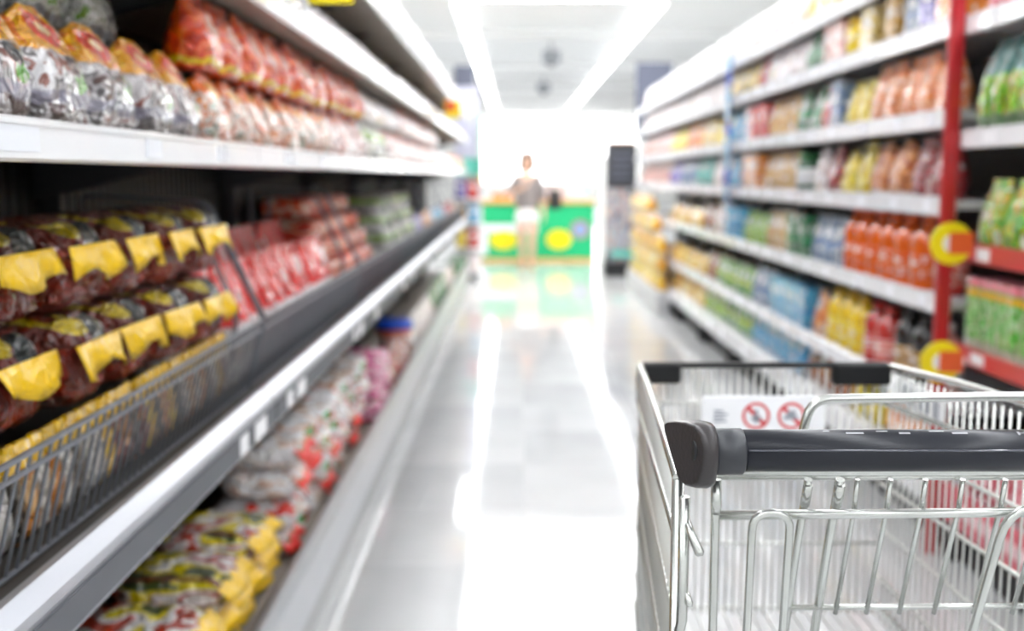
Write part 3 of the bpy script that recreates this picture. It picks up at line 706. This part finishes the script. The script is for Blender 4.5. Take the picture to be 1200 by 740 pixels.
# ---- bottom deck
D1 = .1355
for t_ in range(3):
    row('flat', 1.95, 3.0 - .04 * t_, -.85 + .025 * t_, D1 + .0765 * t_, LZ, 'the bottom deck, tier %s' % ('one', 'two', 'three')[t_], jit=.012)
for t_ in range(4):
    row('wr', 3.03, 4.75 - .03 * t_, -.80 + .014 * t_, D1 + .0935 * t_, LZ, 'the bottom deck, tier %s' % ('one', 'two', 'three', 'four')[t_], jit=.016, variants=9)
for t_ in range(3): row('pink', 4.78, 5.3, -.735, D1 + .101 * t_, LZ, 'the bottom deck, tier %s' % ('one', 'two', 'three')[t_])
row('dred', 5.34, 6.4, -.71, D1, LZ, 'the bottom deck')
row('lowwhite', 6.75, 8.6, -.71, D1, LZ, 'the bottom deck'); row('grn', 8.65, 10.2, -.70, D1, LZ, 'the bottom deck'); row('whitep', 10.25, 11.6, -.70, D1, LZ, 'the bottom deck'); row('grn_box', 11.65, 12.8, -.70, D1, LZ, 'the bottom deck')
t = empty('blue_topped_tub', (-.755, 6.57, D1)); tag(t, 'white tub with a bright blue lid on the bottom deck', 'tub')
obj('tub', lathe([(.085, 0), (.1, .03), (.11, .2), (.11, .21)], 20), f_pale_red, t, True)
obj('lid', lathe([(.116, .205), (.12, .21), (.12, .245), (.11, .255)], 20), M_blue, t, True)

# ---- shelves with the red post, counted from the post
def Yx(px): return 1856 / (px - 604)
def seg(shelf, z, where, spec, xc=1.53):
    sc = (1, 1, .88) if shelf in (0, 5) else None
    for kind, pa, pb in spec:
        a, b_ = Yx(max(pa, pb)), Yx(min(pa, pb))
        row(kind, a + .004, b_ - .004, xc + (.01 if 'bot' in kind else 0) + rnd.uniform(-.004, .004), z + .0005, RZ, where, scale=sc, rel='past the red post')
names = ['the lowest deck', 'the second shelf up', 'the third shelf up', 'the fourth shelf up', 'the fifth shelf up', 'the sixth shelf up', 'the topmost shelf']
seg(0, .25, names[0], [('or2', 1108, 1040), ('yelbag', 1040, 1000), ('brn', 1000, 945), ('cyan', 945, 880), ('mint', 880, 848), ('lime', 848, 826), ('ybox', 826, 785)])
seg(1, .50, names[1], [('pbot', 1110, 1086), ('bbot', 1084, 1046), ('rbot', 1045, 1010), ('ybot', 1010, 968), ('or2', 968, 950), ('cyan_box', 950, 905), ('bluegrey', 905, 880), ('mint', 880, 838), ('brn', 838, 826), ('ybox', 826, 785)])
seg(2, .86, names[2], [('rbot', 1110, 1086), ('obot', 1084, 984), ('bluegrey', 984, 946), ('grn_box', 946, 924), ('tan', 924, 894), ('lime', 894, 869), ('cyan_box', 869, 850), ('whitep', 850, 838), ('brn', 838, 822), ('ybox', 822, 785)])
seg(3, 1.195, names[3], [('wine', 1108, 1060), ('nuts', 1060, 1015), ('yelbag', 1015, 978), ('wine', 978, 964), ('whitep', 964, 944), ('gjar', 944, 928), ('tan', 928, 890), ('or2_box', 890, 868), ('cyan', 868, 850), ('whitep', 850, 832), ('teal', 832, 812), ('bluegrey', 812, 795), ('purple', 795, 782), ('pinkw', 782, 750)])
seg(4, 1.49, names[4], [('chips', 1108, 1012), ('yelbag', 1012, 984), ('bluegrey_box', 984, 966), ('red2', 966, 956), ('grn', 956, 926), ('tan', 926, 895), ('red2_box', 895, 874), ('cyan', 874, 850), ('yelbag', 850, 834), ('cream', 834, 818), ('or2', 818, 800), ('yelbag', 800, 784), ('pinkw', 784, 752)])
seg(5, 1.79, names[5], [('or2_box', 1108, 1086), ('purple_box', 1086, 1068), ('bluegrey_box', 1068, 1050), ('tan_box', 1050, 1020), ('cream_box', 1020, 998), ('yjar', 998, 982), ('pinkw_box', 982, 958), ('grn', 958, 936), ('whitep', 936, 892), ('red2', 892, 880), ('cream', 880, 850), ('whitep', 850, 752)])
seg(6, 2.035, names[6], [('whitep', 1108, 985), ('cream', 985, 930), ('whitep', 930, 752)])
# the bay between the post and the cart
row('pinkred', 2.4, 3.46, 1.53, 1.7705, RZ, 'top shelf before the red post', rel='from the cart')
row('gpack', 2.4, 3.46, 1.53, 1.4105, RZ, 'second shelf down before the red post', rel='from the cart')
row('gbag', 2.4, 3.46, 1.53, 1.0505, RZ, 'third shelf down before the red post', rel='from the cart')
row('stick', 2.4, 3.46, 1.54, .7205, RZ, 'fourth shelf down before the red post', rel='from the cart')
row('pinkred', 2.4, 3.46, 1.53, .2505, RZ, 'lowest deck before the red post', rel='from the cart')

# yellow wall of packs at the far end, on a plinth before the shelves
o = obj('display_plinth', box((1.30, 9.75, 0), (1.425, 12.4, .22), .01), M_steel); tag(o, 'low grey plinth under the wall of yellow packs', 'plinth')
for t_ in range(5):
    row('ybox', 9.8 + (0, 0, 0, .4, .8)[t_], 12.3, 1.363, .2205 + .1765 * t_, RZ, 'the yellow wall of packs, tier %s up' % ordinal(t_ + 1), jit=.006)
o = obj('rail_bumper', lathe([(.03, 0), (.085, .03), (.1, .1), (.085, .17), (.03, .2)], 18), M_white, None, True); o.location = (1.52, 13.1, 0); tag(o, 'round white bumper on the floor at the shelf end', 'bumper')
# hanging strips of small blue sachets
for k, (x0, y) in enumerate(((1.405, 7.1),)):
    t = empty('hanging_strip', (x0, y, 1.10)); tag(t, 'blue hanging strip of sachets clipped to the white price rails', 'strip')
    obj('backing_strip', box((-.003, -.03, 0), (.003, .03, .98)), M_blue, t)
    for j in range(9):
        obj('sachet', box((-.022, -.055, .02 + .105 * j), (-.0035, .055, .115 + .105 * j), .006), (M_blue if j % 3 == 1 else f_cyan), t)
# price cards on the upper shelf
for y, z, lb in ((2.93, 1.735, 'yellow and red flag card clipped to the second shelf, over the red snack bags'), (8.6, 1.735, 'small yellow flag card clipped to the second shelf near its far end')):
    t = empty('price_card', (-.5455, y, z)); tag(t, lb, 'sign', 'yellow flag cards')
    obj('card', box((-.02, -.002, 0), (.115, .002, .14), .001), M_yellow, t); obj('red_panel', box((-.012, -.0034, .05), (.075, -.0021, .132)), M_orange, t); obj('clip', box((-.022, -.004, -.03), (-.008, .004, .03)), M_paper, t)

# ------------------------------------------------------------------ far end
# end display after the basket shelves
t = empty('end_display', (-.58, 13.2, 0)); tag(t, 'tall end display with lavender board and teal header at basket shelf end', 'display')
obj('board', box((-.16, -.03, 1.5), (.12, .03, 2.35), .004), M_lav, t); obj('header', box((-.16, -.035, 2.36), (.08, .035, 2.6), .004), M_slate, t)
obj('sign_band', box((-.16, -.05, 1.28), (.15, .05, 1.49), .004), M_teal, t); obj('back_panel', box((-.16, .1, 0), (.15, .13, 1.27)), M_steel, t)
for z in (.1, .4, .7, 1.0): obj('shelf', box((-.16, -.12, z - .02), (.15, .1, z), .003), M_rail_w, t)
obj('green_strip', box((.155, -.12, 1.32), (.17, .08, 2.0)), M_green, t); obj('yellow_strip', box((.155, -.12, 1.2), (.172, .08, 1.55 - .24)), M_yellow, t)
for z, ks in ((.1, ('grn', 'whitep')), (.4, ('yelbag', 'red2')), (.7, ('tan', 'cyan')), (1.0, ('purple', 'red2'))):
    for j, kk in enumerate(ks):
        K[kk].put((-.672 + .15 * j, 13.13, z + .0005), rnd.uniform(-.05, .05), '%s on the end display, shelf %s from the floor' % (K[kk].look, ordinal(int(z / .3) + 1)), 'goods on the end display').scale = (.88, .9, 1)
o = obj('slate_board', box((1.46, 13.15, 1.72), (1.9, 13.2, 2.63), .005), M_slate); add = o.data
tag(o, 'dark slate board above the end of the red post shelves', 'board')
o2 = obj('board_leg', box((1.66, 13.14, 0), (1.72, 13.149, 1.9)), M_steel, o)
# dark poster stand
t = empty('poster_stand', (1.35, 13.75, 0)); tag(t, 'black poster stand with printed board beside the aisle end', 'stand')
f_mag = film('poster_print', '8A8C94', [('mottle', 0, 1.2, ['4A4C54', 'B8BCC8', '8A8C94', 'C8A8A0', 'A8C0C8', '6A6C74'], 4, 1.)], crinkle=0)
obj('base', box((-.21, -.2, 0), (.21, .2, .18), .01), M_black, t); obj('panel', box((-.2, -.06, .18), (.2, .06, 1.12), .005), f_mag, t)
obj('top_board', box((-.19, -.07, 1.12), (.2, .07, 1.69), .006), M_darkgrey, t); obj('green_label', box((-.12, -.205, .25), (.16, -.2, .34)), M_teal, t)
for j in range(4): obj('text_line', box((-.12, -.074, 1.25 + .09 * j), (.13, -.0705, 1.28 + .09 * j)), M_slate, t)
obj('trim_edge', box((-.16, -.06, 1.69), (.16, .06, 1.71)), plain('orange_trim', 'C88A3A', .5), t)
# white column
bm = box((-.09, -.09, 0), (.09, .09, 1.55), .02, 2); add_box(bm, (-.11, -.11, 0), (.11, .11, .06), .01)
o = obj('bollard_post', bm, M_white); o.location = (1.27, 15.2, 0); tag(o, 'white square post beside the green counter', 'post')
# green counter
t = empty('checkout_counter', (.34, 16.3, 0)); tag(t, 'green checkout counter with two yellow ovals at aisle end', 'counter')
obj('body', box((-.84, -.3, .05), (.84, .4, .86), .01), M_green, t)
m_wood = plain('orange_wood', 'E2AE62', .5)
obj('worktop', box((-.87, -.34, .86), (.87, .44, .915), .008), m_wood, t); obj('plinth', box((-.85, -.31, 0), (.85, .4, .05)), m_wood, t)
obj('white_band', box((-.84, -.305, .44), (.0, -.3005, .56)), M_paper, t); obj('white_band', box((-.838, -.304, .10), (-.76, -.3005, .438)), M_paper, t)
def oval(cx, cz, rx, rz, m, y=-.312, name='oval'):
    return obj(name, prism([(cx + rx * math.cos(2 * math.pi * i / 28), cz + rz * math.sin(2 * math.pi * i / 28)) for i in range(28)], y, y + .011), m, t)
oval(-.52, .32, .21, .14, M_yellow, name='yellow_oval'); oval(.31, .33, .19, .15, M_yellow, name='yellow_oval')
oval(.63, .48, .15, .15, plain('wreath_brown', 'A8928A', .6), name='round_emblem'); oval(.63, .48, .09, .09, plain('emblem_blue', '8FA8D8', .5), -.318, 'emblem_centre')
m_pk = two('pale_pink_box', 'F0D8DE', 'F6ECEE', crinkle=0); m_cy = two('pale_cyan_box', 'BDE6EE', 'DDF3F6', crinkle=0)
for j, (x, w, h, m, lb) in enumerate(((.62, .3, .26, m_pk, 'pale pink carton standing on the green counter'), (.98, .24, .2, m_cy, 'pale cyan carton on the post end of the green counter'), (-.2, .3, .12, f_or2, 'low orange carton on the shelf end of the green counter'))):
    o = link('counter_carton', carton_mesh(w, .25, h), m); o.location = (x, 16.42, .9155); tag(o, lb, 'box')

# ------------------------------------------------------------------ person at the end of the aisle
def skin_obj(name, verts, edges, radii, m, parent, root=0, sub=1):
    me = bpy.data.meshes.new(name); me.from_pydata(verts, edges, []); me.materials.append(m)
    o = bpy.data.objects.new(name, me); C.objects.link(o); o.parent = parent
    sm = o.modifiers.new('skin', 'SKIN'); sm.use_smooth_shade = True
    if not me.skin_vertices: me.skin_vertices.new()
    for i, r in enumerate(radii):
        me.skin_vertices[0].data[i].radius = (r, r) if not isinstance(r, tuple) else r
        me.skin_vertices[0].data[i].use_root = i == root
    ss = o.modifiers.new('sub', 'SUBSURF'); ss.levels = sub; ss.render_levels = sub
    return o
m_skin = plain('skin', 'DDB298', .5); m_hair = plain('hair_dark', '3A2E2A', .5); m_top = plain('taupe_top', '8C8482', .8); m_short = plain('white_shorts', 'F2F2F0', .8); m_shoe = plain('sandal', 'B88A62', .6); m_bag = plain('dark_bag', '2C2A2A', .5)
pe = empty('person', (.16, 14.75, 0)); tag(pe, 'woman in taupe top and white shorts with dark shoulder bag near counter', 'person')
pe.scale = (.985,) * 3
# front towards -y
V, E, Rr = [], [], []
def add_v(p, r, frm=None):
    V.append(p); Rr.append(r)
    if frm is not None: E.append((frm, len(V) - 1))
    return len(V) - 1
pel = add_v((0, 0, .86), (.15, .105)); ab = add_v((0, 0, .99), (.125, .085), pel); ch = add_v((0, 0, 1.15), (.145, .095), ab); up = add_v((0, 0, 1.27), (.12, .075), ch)
nk = add_v((0, 0, 1.35), .045, up); hd0 = add_v((0, -.01, 1.43), .07, nk); hd = add_v((0, -.012, 1.51), .085, hd0); hdt = add_v((0, 0, 1.58), .055, hd)
def hand(w, d, up_, side):
    """palm and five fingers from the wrist vertex, pointing along d"""
    p = Vector(V[w]); d = Vector(d).normalized(); s = d.cross(Vector(up_)).normalized()
    pm = add_v(tuple(p + d * .055), (.03, .016), w)
    for q, ln in ((-.027, .062), (-.009, .075), (.009, .07), (.027, .055)):
        a = add_v(tuple(p + d * .095 + s * q), .0085, pm); b2 = add_v(tuple(p + d * (.095 + ln * .5) + s * q * 1.1 + Vector(up_) * .006), .008, a)
        add_v(tuple(p + d * (.095 + ln * .85) + s * q * 1.1 + Vector(up_) * .022), .007, b2)
    a = add_v(tuple(p + d * .05 + s * .04 * side), .01, pm); add_v(tuple(p + d * .085 + s * .055 * side + Vector(up_) * .012), .008, a)
for sx in (-1, 1):
    sh = add_v((sx * .155, 0, 1.265), .048, up)
    if sx < 0:
        el = add_v((-.25, -.02, 1.04), .038, sh); wr = add_v((-.09, -.21, 1.12), .026, el); hand(wr, (.75, -.25, .45), (0, -.5, .8), 1)
    else:
        el = add_v((.215, .02, 1.0), .038, sh); wr = add_v((.235, -.09, .79), .026, el); hand(wr, (.02, -.3, -1), (-1, 0, 0), 1)
    hp = add_v((sx * .085, 0, .80), .088, pel); kn = add_v((sx * .075, -.02 - .03 * sx, .45), .055, hp); cf = add_v((sx * .07, .01 - .05 * sx, .3), .05, kn)
    an = add_v((sx * .065, .03 - .08 * sx, .075), .032, cf); hl = add_v((sx * .065, .04 - .08 * sx, .03), .03, an); add_v((sx * .075, -.11 - .08 * sx, .022), (.035, .018), hl)
body = skin_obj('body', V, E, Rr, m_skin, pe, sub=2)
# clothing follows the same joints, a little larger
tv = [(0, 0, .80), (0, 0, .99), (0, 0, 1.15), (0, 0, 1.27), (0, 0, 1.315), (-.155, 0, 1.268), (-.215, -.01, 1.13), (-.25, -.02, 1.045), (-.19, -.08, 1.07), (.155, 0, 1.268), (.19, .01, 1.13), (.215, .02, 1.0), (.222, -.02, .93)]
skin_obj('loose_top', tv, [(0, 1), (1, 2), (2, 3), (3, 4), (3, 5), (5, 6), (6, 7), (7, 8), (3, 9), (9, 10), (10, 11), (11, 12)],
         [(.20, .15), (.185, .135), (.165, .115), (.135, .09), .062, .064, .06, .054, .046, .064, .06, .054, .046], m_top, pe, sub=2)
sv = [(0, 0, .93), (0, 0, .86), (-.09, 0, .78), (-.092, -.002, .60), (.09, 0, .78), (.092, -.015, .60)]
skin_obj('shorts', sv, [(0, 1), (1, 2), (2, 3), (1, 4), (4, 5)], [(.155, .115), (.17, .125), .118, .105, .118, .105], m_short, pe, sub=2)
skin_obj('hair', [(0, -.02, 1.645), (0, .036, 1.55), (0, .06, 1.43), (0, .075, 1.3), (-.078, .012, 1.51), (-.088, .02, 1.37), (.078, .012, 1.51), (.088, .02, 1.37)],
         [(0, 1), (1, 2), (2, 3), (1, 4), (4, 5), (1, 6), (6, 7)], [.105, .118, .09, .06, .05, .04, .05, .04], m_hair, pe, root=1, sub=2)
for sx in (-1, 1):
    obj('eye', lathe([(.002, -.008), (.009, 0), (.002, .008)], 8), m_hair, pe).location = (sx * .032, -.092, 1.51)
    obj('ear', lathe([(.004, -.025), (.014, 0), (.004, .025)], 8), m_skin, pe, True).location = (sx * .083, .0, 1.5)
    bm = box((-.036, -.13, 0), (.036, .085, .035), .014, 2); o = obj('sandal', bm, m_shoe, pe, True); o.location = (sx * .072, -.08 * sx, 0)
obj('nose', prism([(-.012, 0), (.012, 0), (0, .045)], -.115, -.085), m_skin, pe).location = (0, 0, 1.475)
obj('mouth', box((-.022, -.094, 1.447), (.022, -.085, 1.457), .003), plain('lips', 'B5625C', .5), pe)
t = empty('shoulder_bag', (.535, 14.73, .82)); tag(t, 'dark shoulder bag hanging at the hip of the woman', 'bag')
obj('bag_body', box((-.085, -.12, 0), (.095, .12, .27), .03, 2), m_bag, t, True)
obj('strap', tube([(.0, -.09, .25), (-.13, -.05, .44), (-.215, -.02, .50), (-.215, .03, .50), (-.13, .06, .44), (.0, .09, .25)], .011, 6, .04), m_bag, t)

# ------------------------------------------------------------------ shopping cart
cart = empty('shopping_cart', (.425, 1.35, 0)); tag(cart, 'steel wire shopping cart with black push handle, beside the red post shelves', 'cart')
O = Vector((.425, 1.35, 0))
def L(p): return Vector(p) - O
def rod(name, pts, r, m=M_chrome, n=10, fil=0., parent=cart, smooth=True):
    o = obj(name, tube([L(p) for p in pts], r, n, fil), m, parent, smooth)
    for p in o.data.polygons:
        if len(p.vertices) > 4: p.use_smooth = False
    return o
HL, HR, HY, HZ = .137, .70, .95, 1.031
def side_x(s, y):                                                   # side walls taper to the front
    t = (y - .97) / (1.83 - .97)
    return .152 + t * (.216 - .152) if s < 0 else .69 + t * (.646 - .69)
handle = empty('handle', L((.42, HY, HZ))); handle.parent = cart
def hobj(nm, bm, m, smooth=True):
    o = obj(nm, bm, m, handle, smooth)
    for p in o.data.polygons:
        if len(p.vertices) > 4: p.use_smooth = False
    return o
bm = tube([(-.243, 0, 0), (.243, 0, 0)], .0192, 36); hobj('grip', bm, M_hblack)
rid = tube([(-.2105, -.0186, .0046), (.2105, -.0186, .0046)], .0011, 8); hobj('grip_seam', rid, plain('seam_plastic', '4A4C55', .12, coat=1.))
for s in (-1, 1):
    hobj('collar', tube([(s * .212, 0, -.001), (s * .214, 0, -.001), (s * .2405, 0, -.001), (s * .2415, 0, -.001)], [.0195, .0212, .0212, .020], 28), M_hgrey)
    # end cap: wedge, rounded towards the pusher, tapering to the basket
    prof = [(-.0275, 0), (-.0265, .011), (-.022, .020), (-.012, .0255), (.004, .0255), (.022, .0225), (.034, .0195), (.0375, .0165), (.0375, .0125), (.024, -.012), (.0135, -.0285), (.0095, -.0325), (.002, -.034), (-.010, -.0315), (-.019, -.0255), (-.025, -.013)]
    bm = bmesh.new(); rings = []
    for f, sc, in_ in ((0., .80, 0), (.08, .97, 0), (.35, 1.04, 0), (.75, 1.03, 0), (.94, .985, 0), (1., .93, 0)):
        rings.append([bm.verts.new((s * (.2385 + f * (.2645 + .40 * y - .2385)), y * sc, z * sc)) for y, z in prof])
    for a, b_ in zip(rings, rings[1:]):
        for i in range(len(prof)): bm.faces.new((a[i], a[(i + 1) % len(prof)], b_[(i + 1) % len(prof)], b_[i]))
    bm.faces.new(rings[0]); bm.faces.new(rings[-1][::-1])
    cap = hobj('end_cap', bm, M_cap)
    for p in cap.data.polygons: p.use_smooth = len(p.vertices) == 4
    bmh = tube([(s * .255, -.012, .002), (s * .2602, -.0125, .002)], .0058, 16)
    for v in bmh.verts: v.co.z *= 1.6
    hobj('cap_hole', bmh, M_black)
# worn white print on the top of the grip
m_print = plain('worn_print', '9C9DA1', .5)
def print_bar(x0, x1, a0, a1):
    bm = bmesh.new(); rr = .01945; k = 3
    for i in range(k):
        t0, t1 = R(a0 + (a1 - a0) * i / k), R(a0 + (a1 - a0) * (i + 1) / k)
        q = [bm.verts.new((x, -rr * math.cos(t), rr * math.sin(t))) for x, t in ((x0, t0), (x1, t0), (x1, t1), (x0, t1))]; bm.faces.new(q)
    return bm
big = bmesh.new()
xs = .055 - .15
for j, w in enumerate((.012, .016, .018, .010, .022, .014)):
    x = -.145 + .024 * j
    tmp = print_bar(x, x + w, 64, 72) if j % 2 else print_bar(x + .004, x + w * .8, 74, 80)
    me = mesh('t', tmp); big.from_mesh(me); bpy.data.meshes.remove(me)
hobj('worn_lettering', big, m_print, False)
# "HE" at the edge of the grip, only its first letters show
fb = bmesh.new()
def stroke(x0, x1, a0, a1):
    me = mesh('t', print_bar(x0, x1, a0, a1)); fb.from_mesh(me); bpy.data.meshes.remove(me)
hx = .034
for (x0, x1, a0, a1) in ((0, .0022, 60, 76), (.0065, .0087, 60, 76), (.002, .0067, 66.5, 69.5), (.0115, .0137, 60, 76), (.0137, .019, 72.5, 76), (.0137, .0175, 66.5, 69.5), (.0137, .019, 60, 63)):
    stroke(hx + x0, hx + x1, a0, a1)
hobj('lettering', fb, m_print, False)

# rear frame under the handle
rod('cross_tube', [(.165, .962, 1.0085), (.675, .962, 1.0085)], .0052)
rod('cross_wire', [(.188, .985, .9965), (.655, .985, .9965)], .0036)
rod('gate_rail', [(.189, .970, .963), (.655, .970, .968)], .0046)
rod('gate_rail', [(.268, 1.025, .849), (.615, 1.025, .852)], .0030)
for s, x in ((-1, .1865), (1, .658)):
    rod('upright', [(x, .962, 1.0), (x, .962, .975), (x + .001, .962, .30)], .0042, fil=.0)
    rod('weld', [(x, .962, 1.0), (x + .0004, .9605, .975), (x, .962, .968)], [.0048, .0052, .0044])
# inverted U loops of the leg openings
rod('leg_loop', [(.216, .966, .66), (.2205, .958, .9695), (.2555, .958, .9695), (.2505, .975, .66)], .0040, fil=.024)
rod('leg_loop', [(.420, 1.0, .70), (.458, .958, .977), (.60, .958, .977), (.615, 1.0, .70)], .0042, fil=.035)
# swinging gate wires: lean into the basket at the bottom
def gate(x, r, z0=.843, z1=.9965, name='gate_wire'):
    yt, yb = .975, .975 + (z1 - z0) * .33
    return rod(name, [(x, yb, z0), (x, yt + .006, z1 - .03), (x, yt, z1)], r, n=8)
for x in (.322, .353, .386, .421, .461, .50, .535, .57, .60): gate(x, .0026)
for x, r in ((.275, .0040), (.305, .0046)):
    rod('gate_bar', [(x, 1.09, .66), (x, 1.0, .93), (x + .0005, .975, .9965)], r)
    rod('sleeve', [(x + .0004, .983, .969), (x + .0006, .974, .992)], r + .0006)
# child seat back: bent tube standing above the handle
rod('seat_back_tube', [(.283, 1.055, .985), (.2995, 1.06, 1.0555), (.62, 1.06, 1.060), (.636, 1.055, .985)], .0049, fil=.02)
rod('seat_back_wire', [(.285, 1.056, .992), (.634, 1.056, .994)], .003)
# basket side walls
M_w = M_chrome_far
wire_i = 0
for s in (-1, 1):
    P = lambda y, z, s=s: (side_x(s, y), y, z)
    rod('top_rail', [P(.965, 1.0), P(1.2, .992), P(1.55, .975), P(1.80, .955), P(1.83, .95)], .0055)
    rod('rim_rail', [P(.965, .945), P(1.5, .905), P(1.83, .885)], .0048)
    for z0, z1 in ((.86, .82), (.76, .74), (.66, .66), (.56, .57)): rod('side_wire', [P(.975, z0), P(1.83, z1)], .0034, M_w)
    for q in range(38):
        y = .99 + .022 * q; z1 = .998 - .05 * (y - .965) / .865 * 1.0
        rod('side_wire', [P(y, .5), P(y, z1 - .004)], .0019, M_w, 6)
    rod('corner_post', [(side_x(s, .966), .966, 1.0), (side_x(s, .966), .966, .28)], .0058)
    rod('corner_post', [(side_x(s, .966) - s * .005, .958, .985), (side_x(s, .966) - s * .005, .958, .865), (side_x(s, .966) - s * .002, .962, .845), (side_x(s, .966) - s * .001, .962, .28)], .0052)
    xh = side_x(s, .966) - s * .007
    rod('hook', [(xh, .957, .962), (xh - s * .004, .95, .951), (xh - s * .010, .940, .937), (xh - s * .0105, .939, .9345)], [.0036, .004, .0046, .0025])
    rod('hook', [(xh - s * .001, .956, .893), (xh - s * .004, .952, .884), (xh - s * .0045, .951, .881)], [.003, .0034, .002])
    rod('bottom_rail', [P(.97, .5), P(1.83, .52)], .005)
# front wall
F0, F1, FY = .216, .646, 1.83
rod('front_rail', [(F0, FY, .885), (F0, FY, .952), (F1, FY, .952), (F1, FY, .885)], .0055, fil=.008)
obj('front_guard', box(L((F0 + .004, FY - .010, .9485)), L((F1 - .004, FY + .006, .958)), .003), M_plastic_b, cart)
obj('corner_guard', box(L((F0 + .006, FY - .016, .922)), L((F0 + .071, FY + .012, .9575)), .006, 2), M_plastic_b, cart, False)
obj('corner_guard', box(L((F1 - .095, FY - .016, .919)), L((F1 + .006, FY + .012, .9575)), .006, 2), M_plastic_b, cart, False)
for q in range(31):
    x = F0 + .008 + (F1 - F0 - .016) * q / 30
    rod('front_wire', [(x, FY, .5), (x, FY, .945)], .0019, M_w, 6)
for z in (.885, .75, .63, .51): rod('front_cross_wire', [(F0, FY + .004, z), (F1, FY + .004, z)], .0034, M_w)
for q in range(18):
    x = .2 + .46 * q / 17
    rod('floor_wire', [(x, .98, .5), (F0 + .01 + (F1 - F0 - .02) * q / 17, FY, .51)], .002, M_w, 6)
# notice plate on the inside of the front
pl = obj('notice_plate', box(L((.322, 1.806, .833)), L((.535, 1.810, .903)), .002), M_paper, cart)
pr = plain('sign_red', 'D84A4E', .5); gr = plain('sign_grey', '9A9EA8', .5)
def annulus(cx, cz, r0, r1, y, slash=None):
    bm = bmesh.new(); nn = 28
    def rg(rr, yy): return [bm.verts.new(L((cx + rr * math.cos(2 * math.pi * i / nn), yy, cz + rr * math.sin(2 * math.pi * i / nn)))) for i in range(nn)]
    a, b_ = rg(r0, y), rg(r1, y)
    for i in range(nn): bm.faces.new((a[i], a[(i + 1) % nn], b_[(i + 1) % nn], b_[i]))
    dx = r0 * .7071; w = .0026
    q = [bm.verts.new(L((cx + sx * dx + ox, y, cz - sx * dx + oz))) for sx, ox, oz in ((-1, -w, -w), (-1, w, w), (1, w, w), (1, -w, -w))]
    bm.faces.new(q); return bm
for cx in (.416, .477):
    obj('red_ban_ring', annulus(cx, .868, .019, .024, 1.8052), pr, pl)
bm = box(L((.412, 1.8050, .857)), L((.420, 1.8056, .872))); add_box(bm, L((.408, 1.8050, .861)), L((.425, 1.8056, .866))); add_box(bm, L((.413, 1.8050, .873)), L((.419, 1.8056, .879)))
obj('small_figure', bm, gr, pl)
bm = box(L((.464, 1.8050, .862)), L((.488, 1.8056, .868))); add_box(bm, L((.469, 1.8050, .868)), L((.484, 1.8056, .877)))
obj('small_figure', bm, gr, pl)
bm = bmesh.new()
for j in range(4): add_box(bm, L((.343, 1.8050, .857 + .006 * j)), L((.343 + (.022, .018, .024, .016)[j], 1.8056, .860 + .006 * j)))
obj('notice_text', bm, gr, pl)
# sticker under the rail by the far corner
st = obj('sticker', box(L((F1 - .002, 1.60, .90)), L((F1 + .000, 1.80, .945))), M_paper, cart)
st.location = (.012, 0, -.005)
bm = bmesh.new()
for j in range(5): add_box(bm, L((F1 - .003, 1.62 + .033 * j, .908)), L((F1 - .0021, 1.64 + .033 * j, .936)))
obj('sticker_text', bm, gr, st)
# chassis and castors
for s in (-1, 1):
    rod('chassis_tube', [(side_x(s, .97), .966, .30), (side_x(s, .97), 1.0, .20), (side_x(s, 1.83) - s * .02, 1.80, .16)], .011, fil=.05)
    rod('chassis_strut', [(side_x(s, 1.5), 1.5, .50), (side_x(s, 1.3), 1.28, .185)], .008)
rod('chassis_cross', [(side_x(-1, 1.0), 1.0, .2), (side_x(1, 1.0), 1.0, .2)], .009); rod('chassis_cross', [(.236, 1.8, .16), (.626, 1.8, .16)], .009)
m_tyre = plain('castor_grey', '4A4B4E', .6)
for s in (-1, 1):
    for y in (1.02, 1.78):
        x = side_x(s, y) - (s * .02 if y > 1.5 else 0)
        cs = empty('castor', L((x, y, 0))); cs.parent = cart
        bm = lathe([(.03, -.014), (.056, -.016), (.06, -.008), (.06, .008), (.056, .016), (.03, .014)], 20); bm.transform(Matrix.Rotation(R(90), 4, 'Y')); bm.transform(Matrix.Translation((0, 0, .06)))
        obj('wheel', bm, m_tyre, cs, True)
        bm = box((-.024, -.02, .055), (-.019, .02, .15), .002); add_box(bm, (.019, -.02, .055), (.024, .02, .15), .002); add_box(bm, (-.024, -.02, .145), (.024, .02, .155), .002)
        obj('fork', bm, M_chrome, cs)
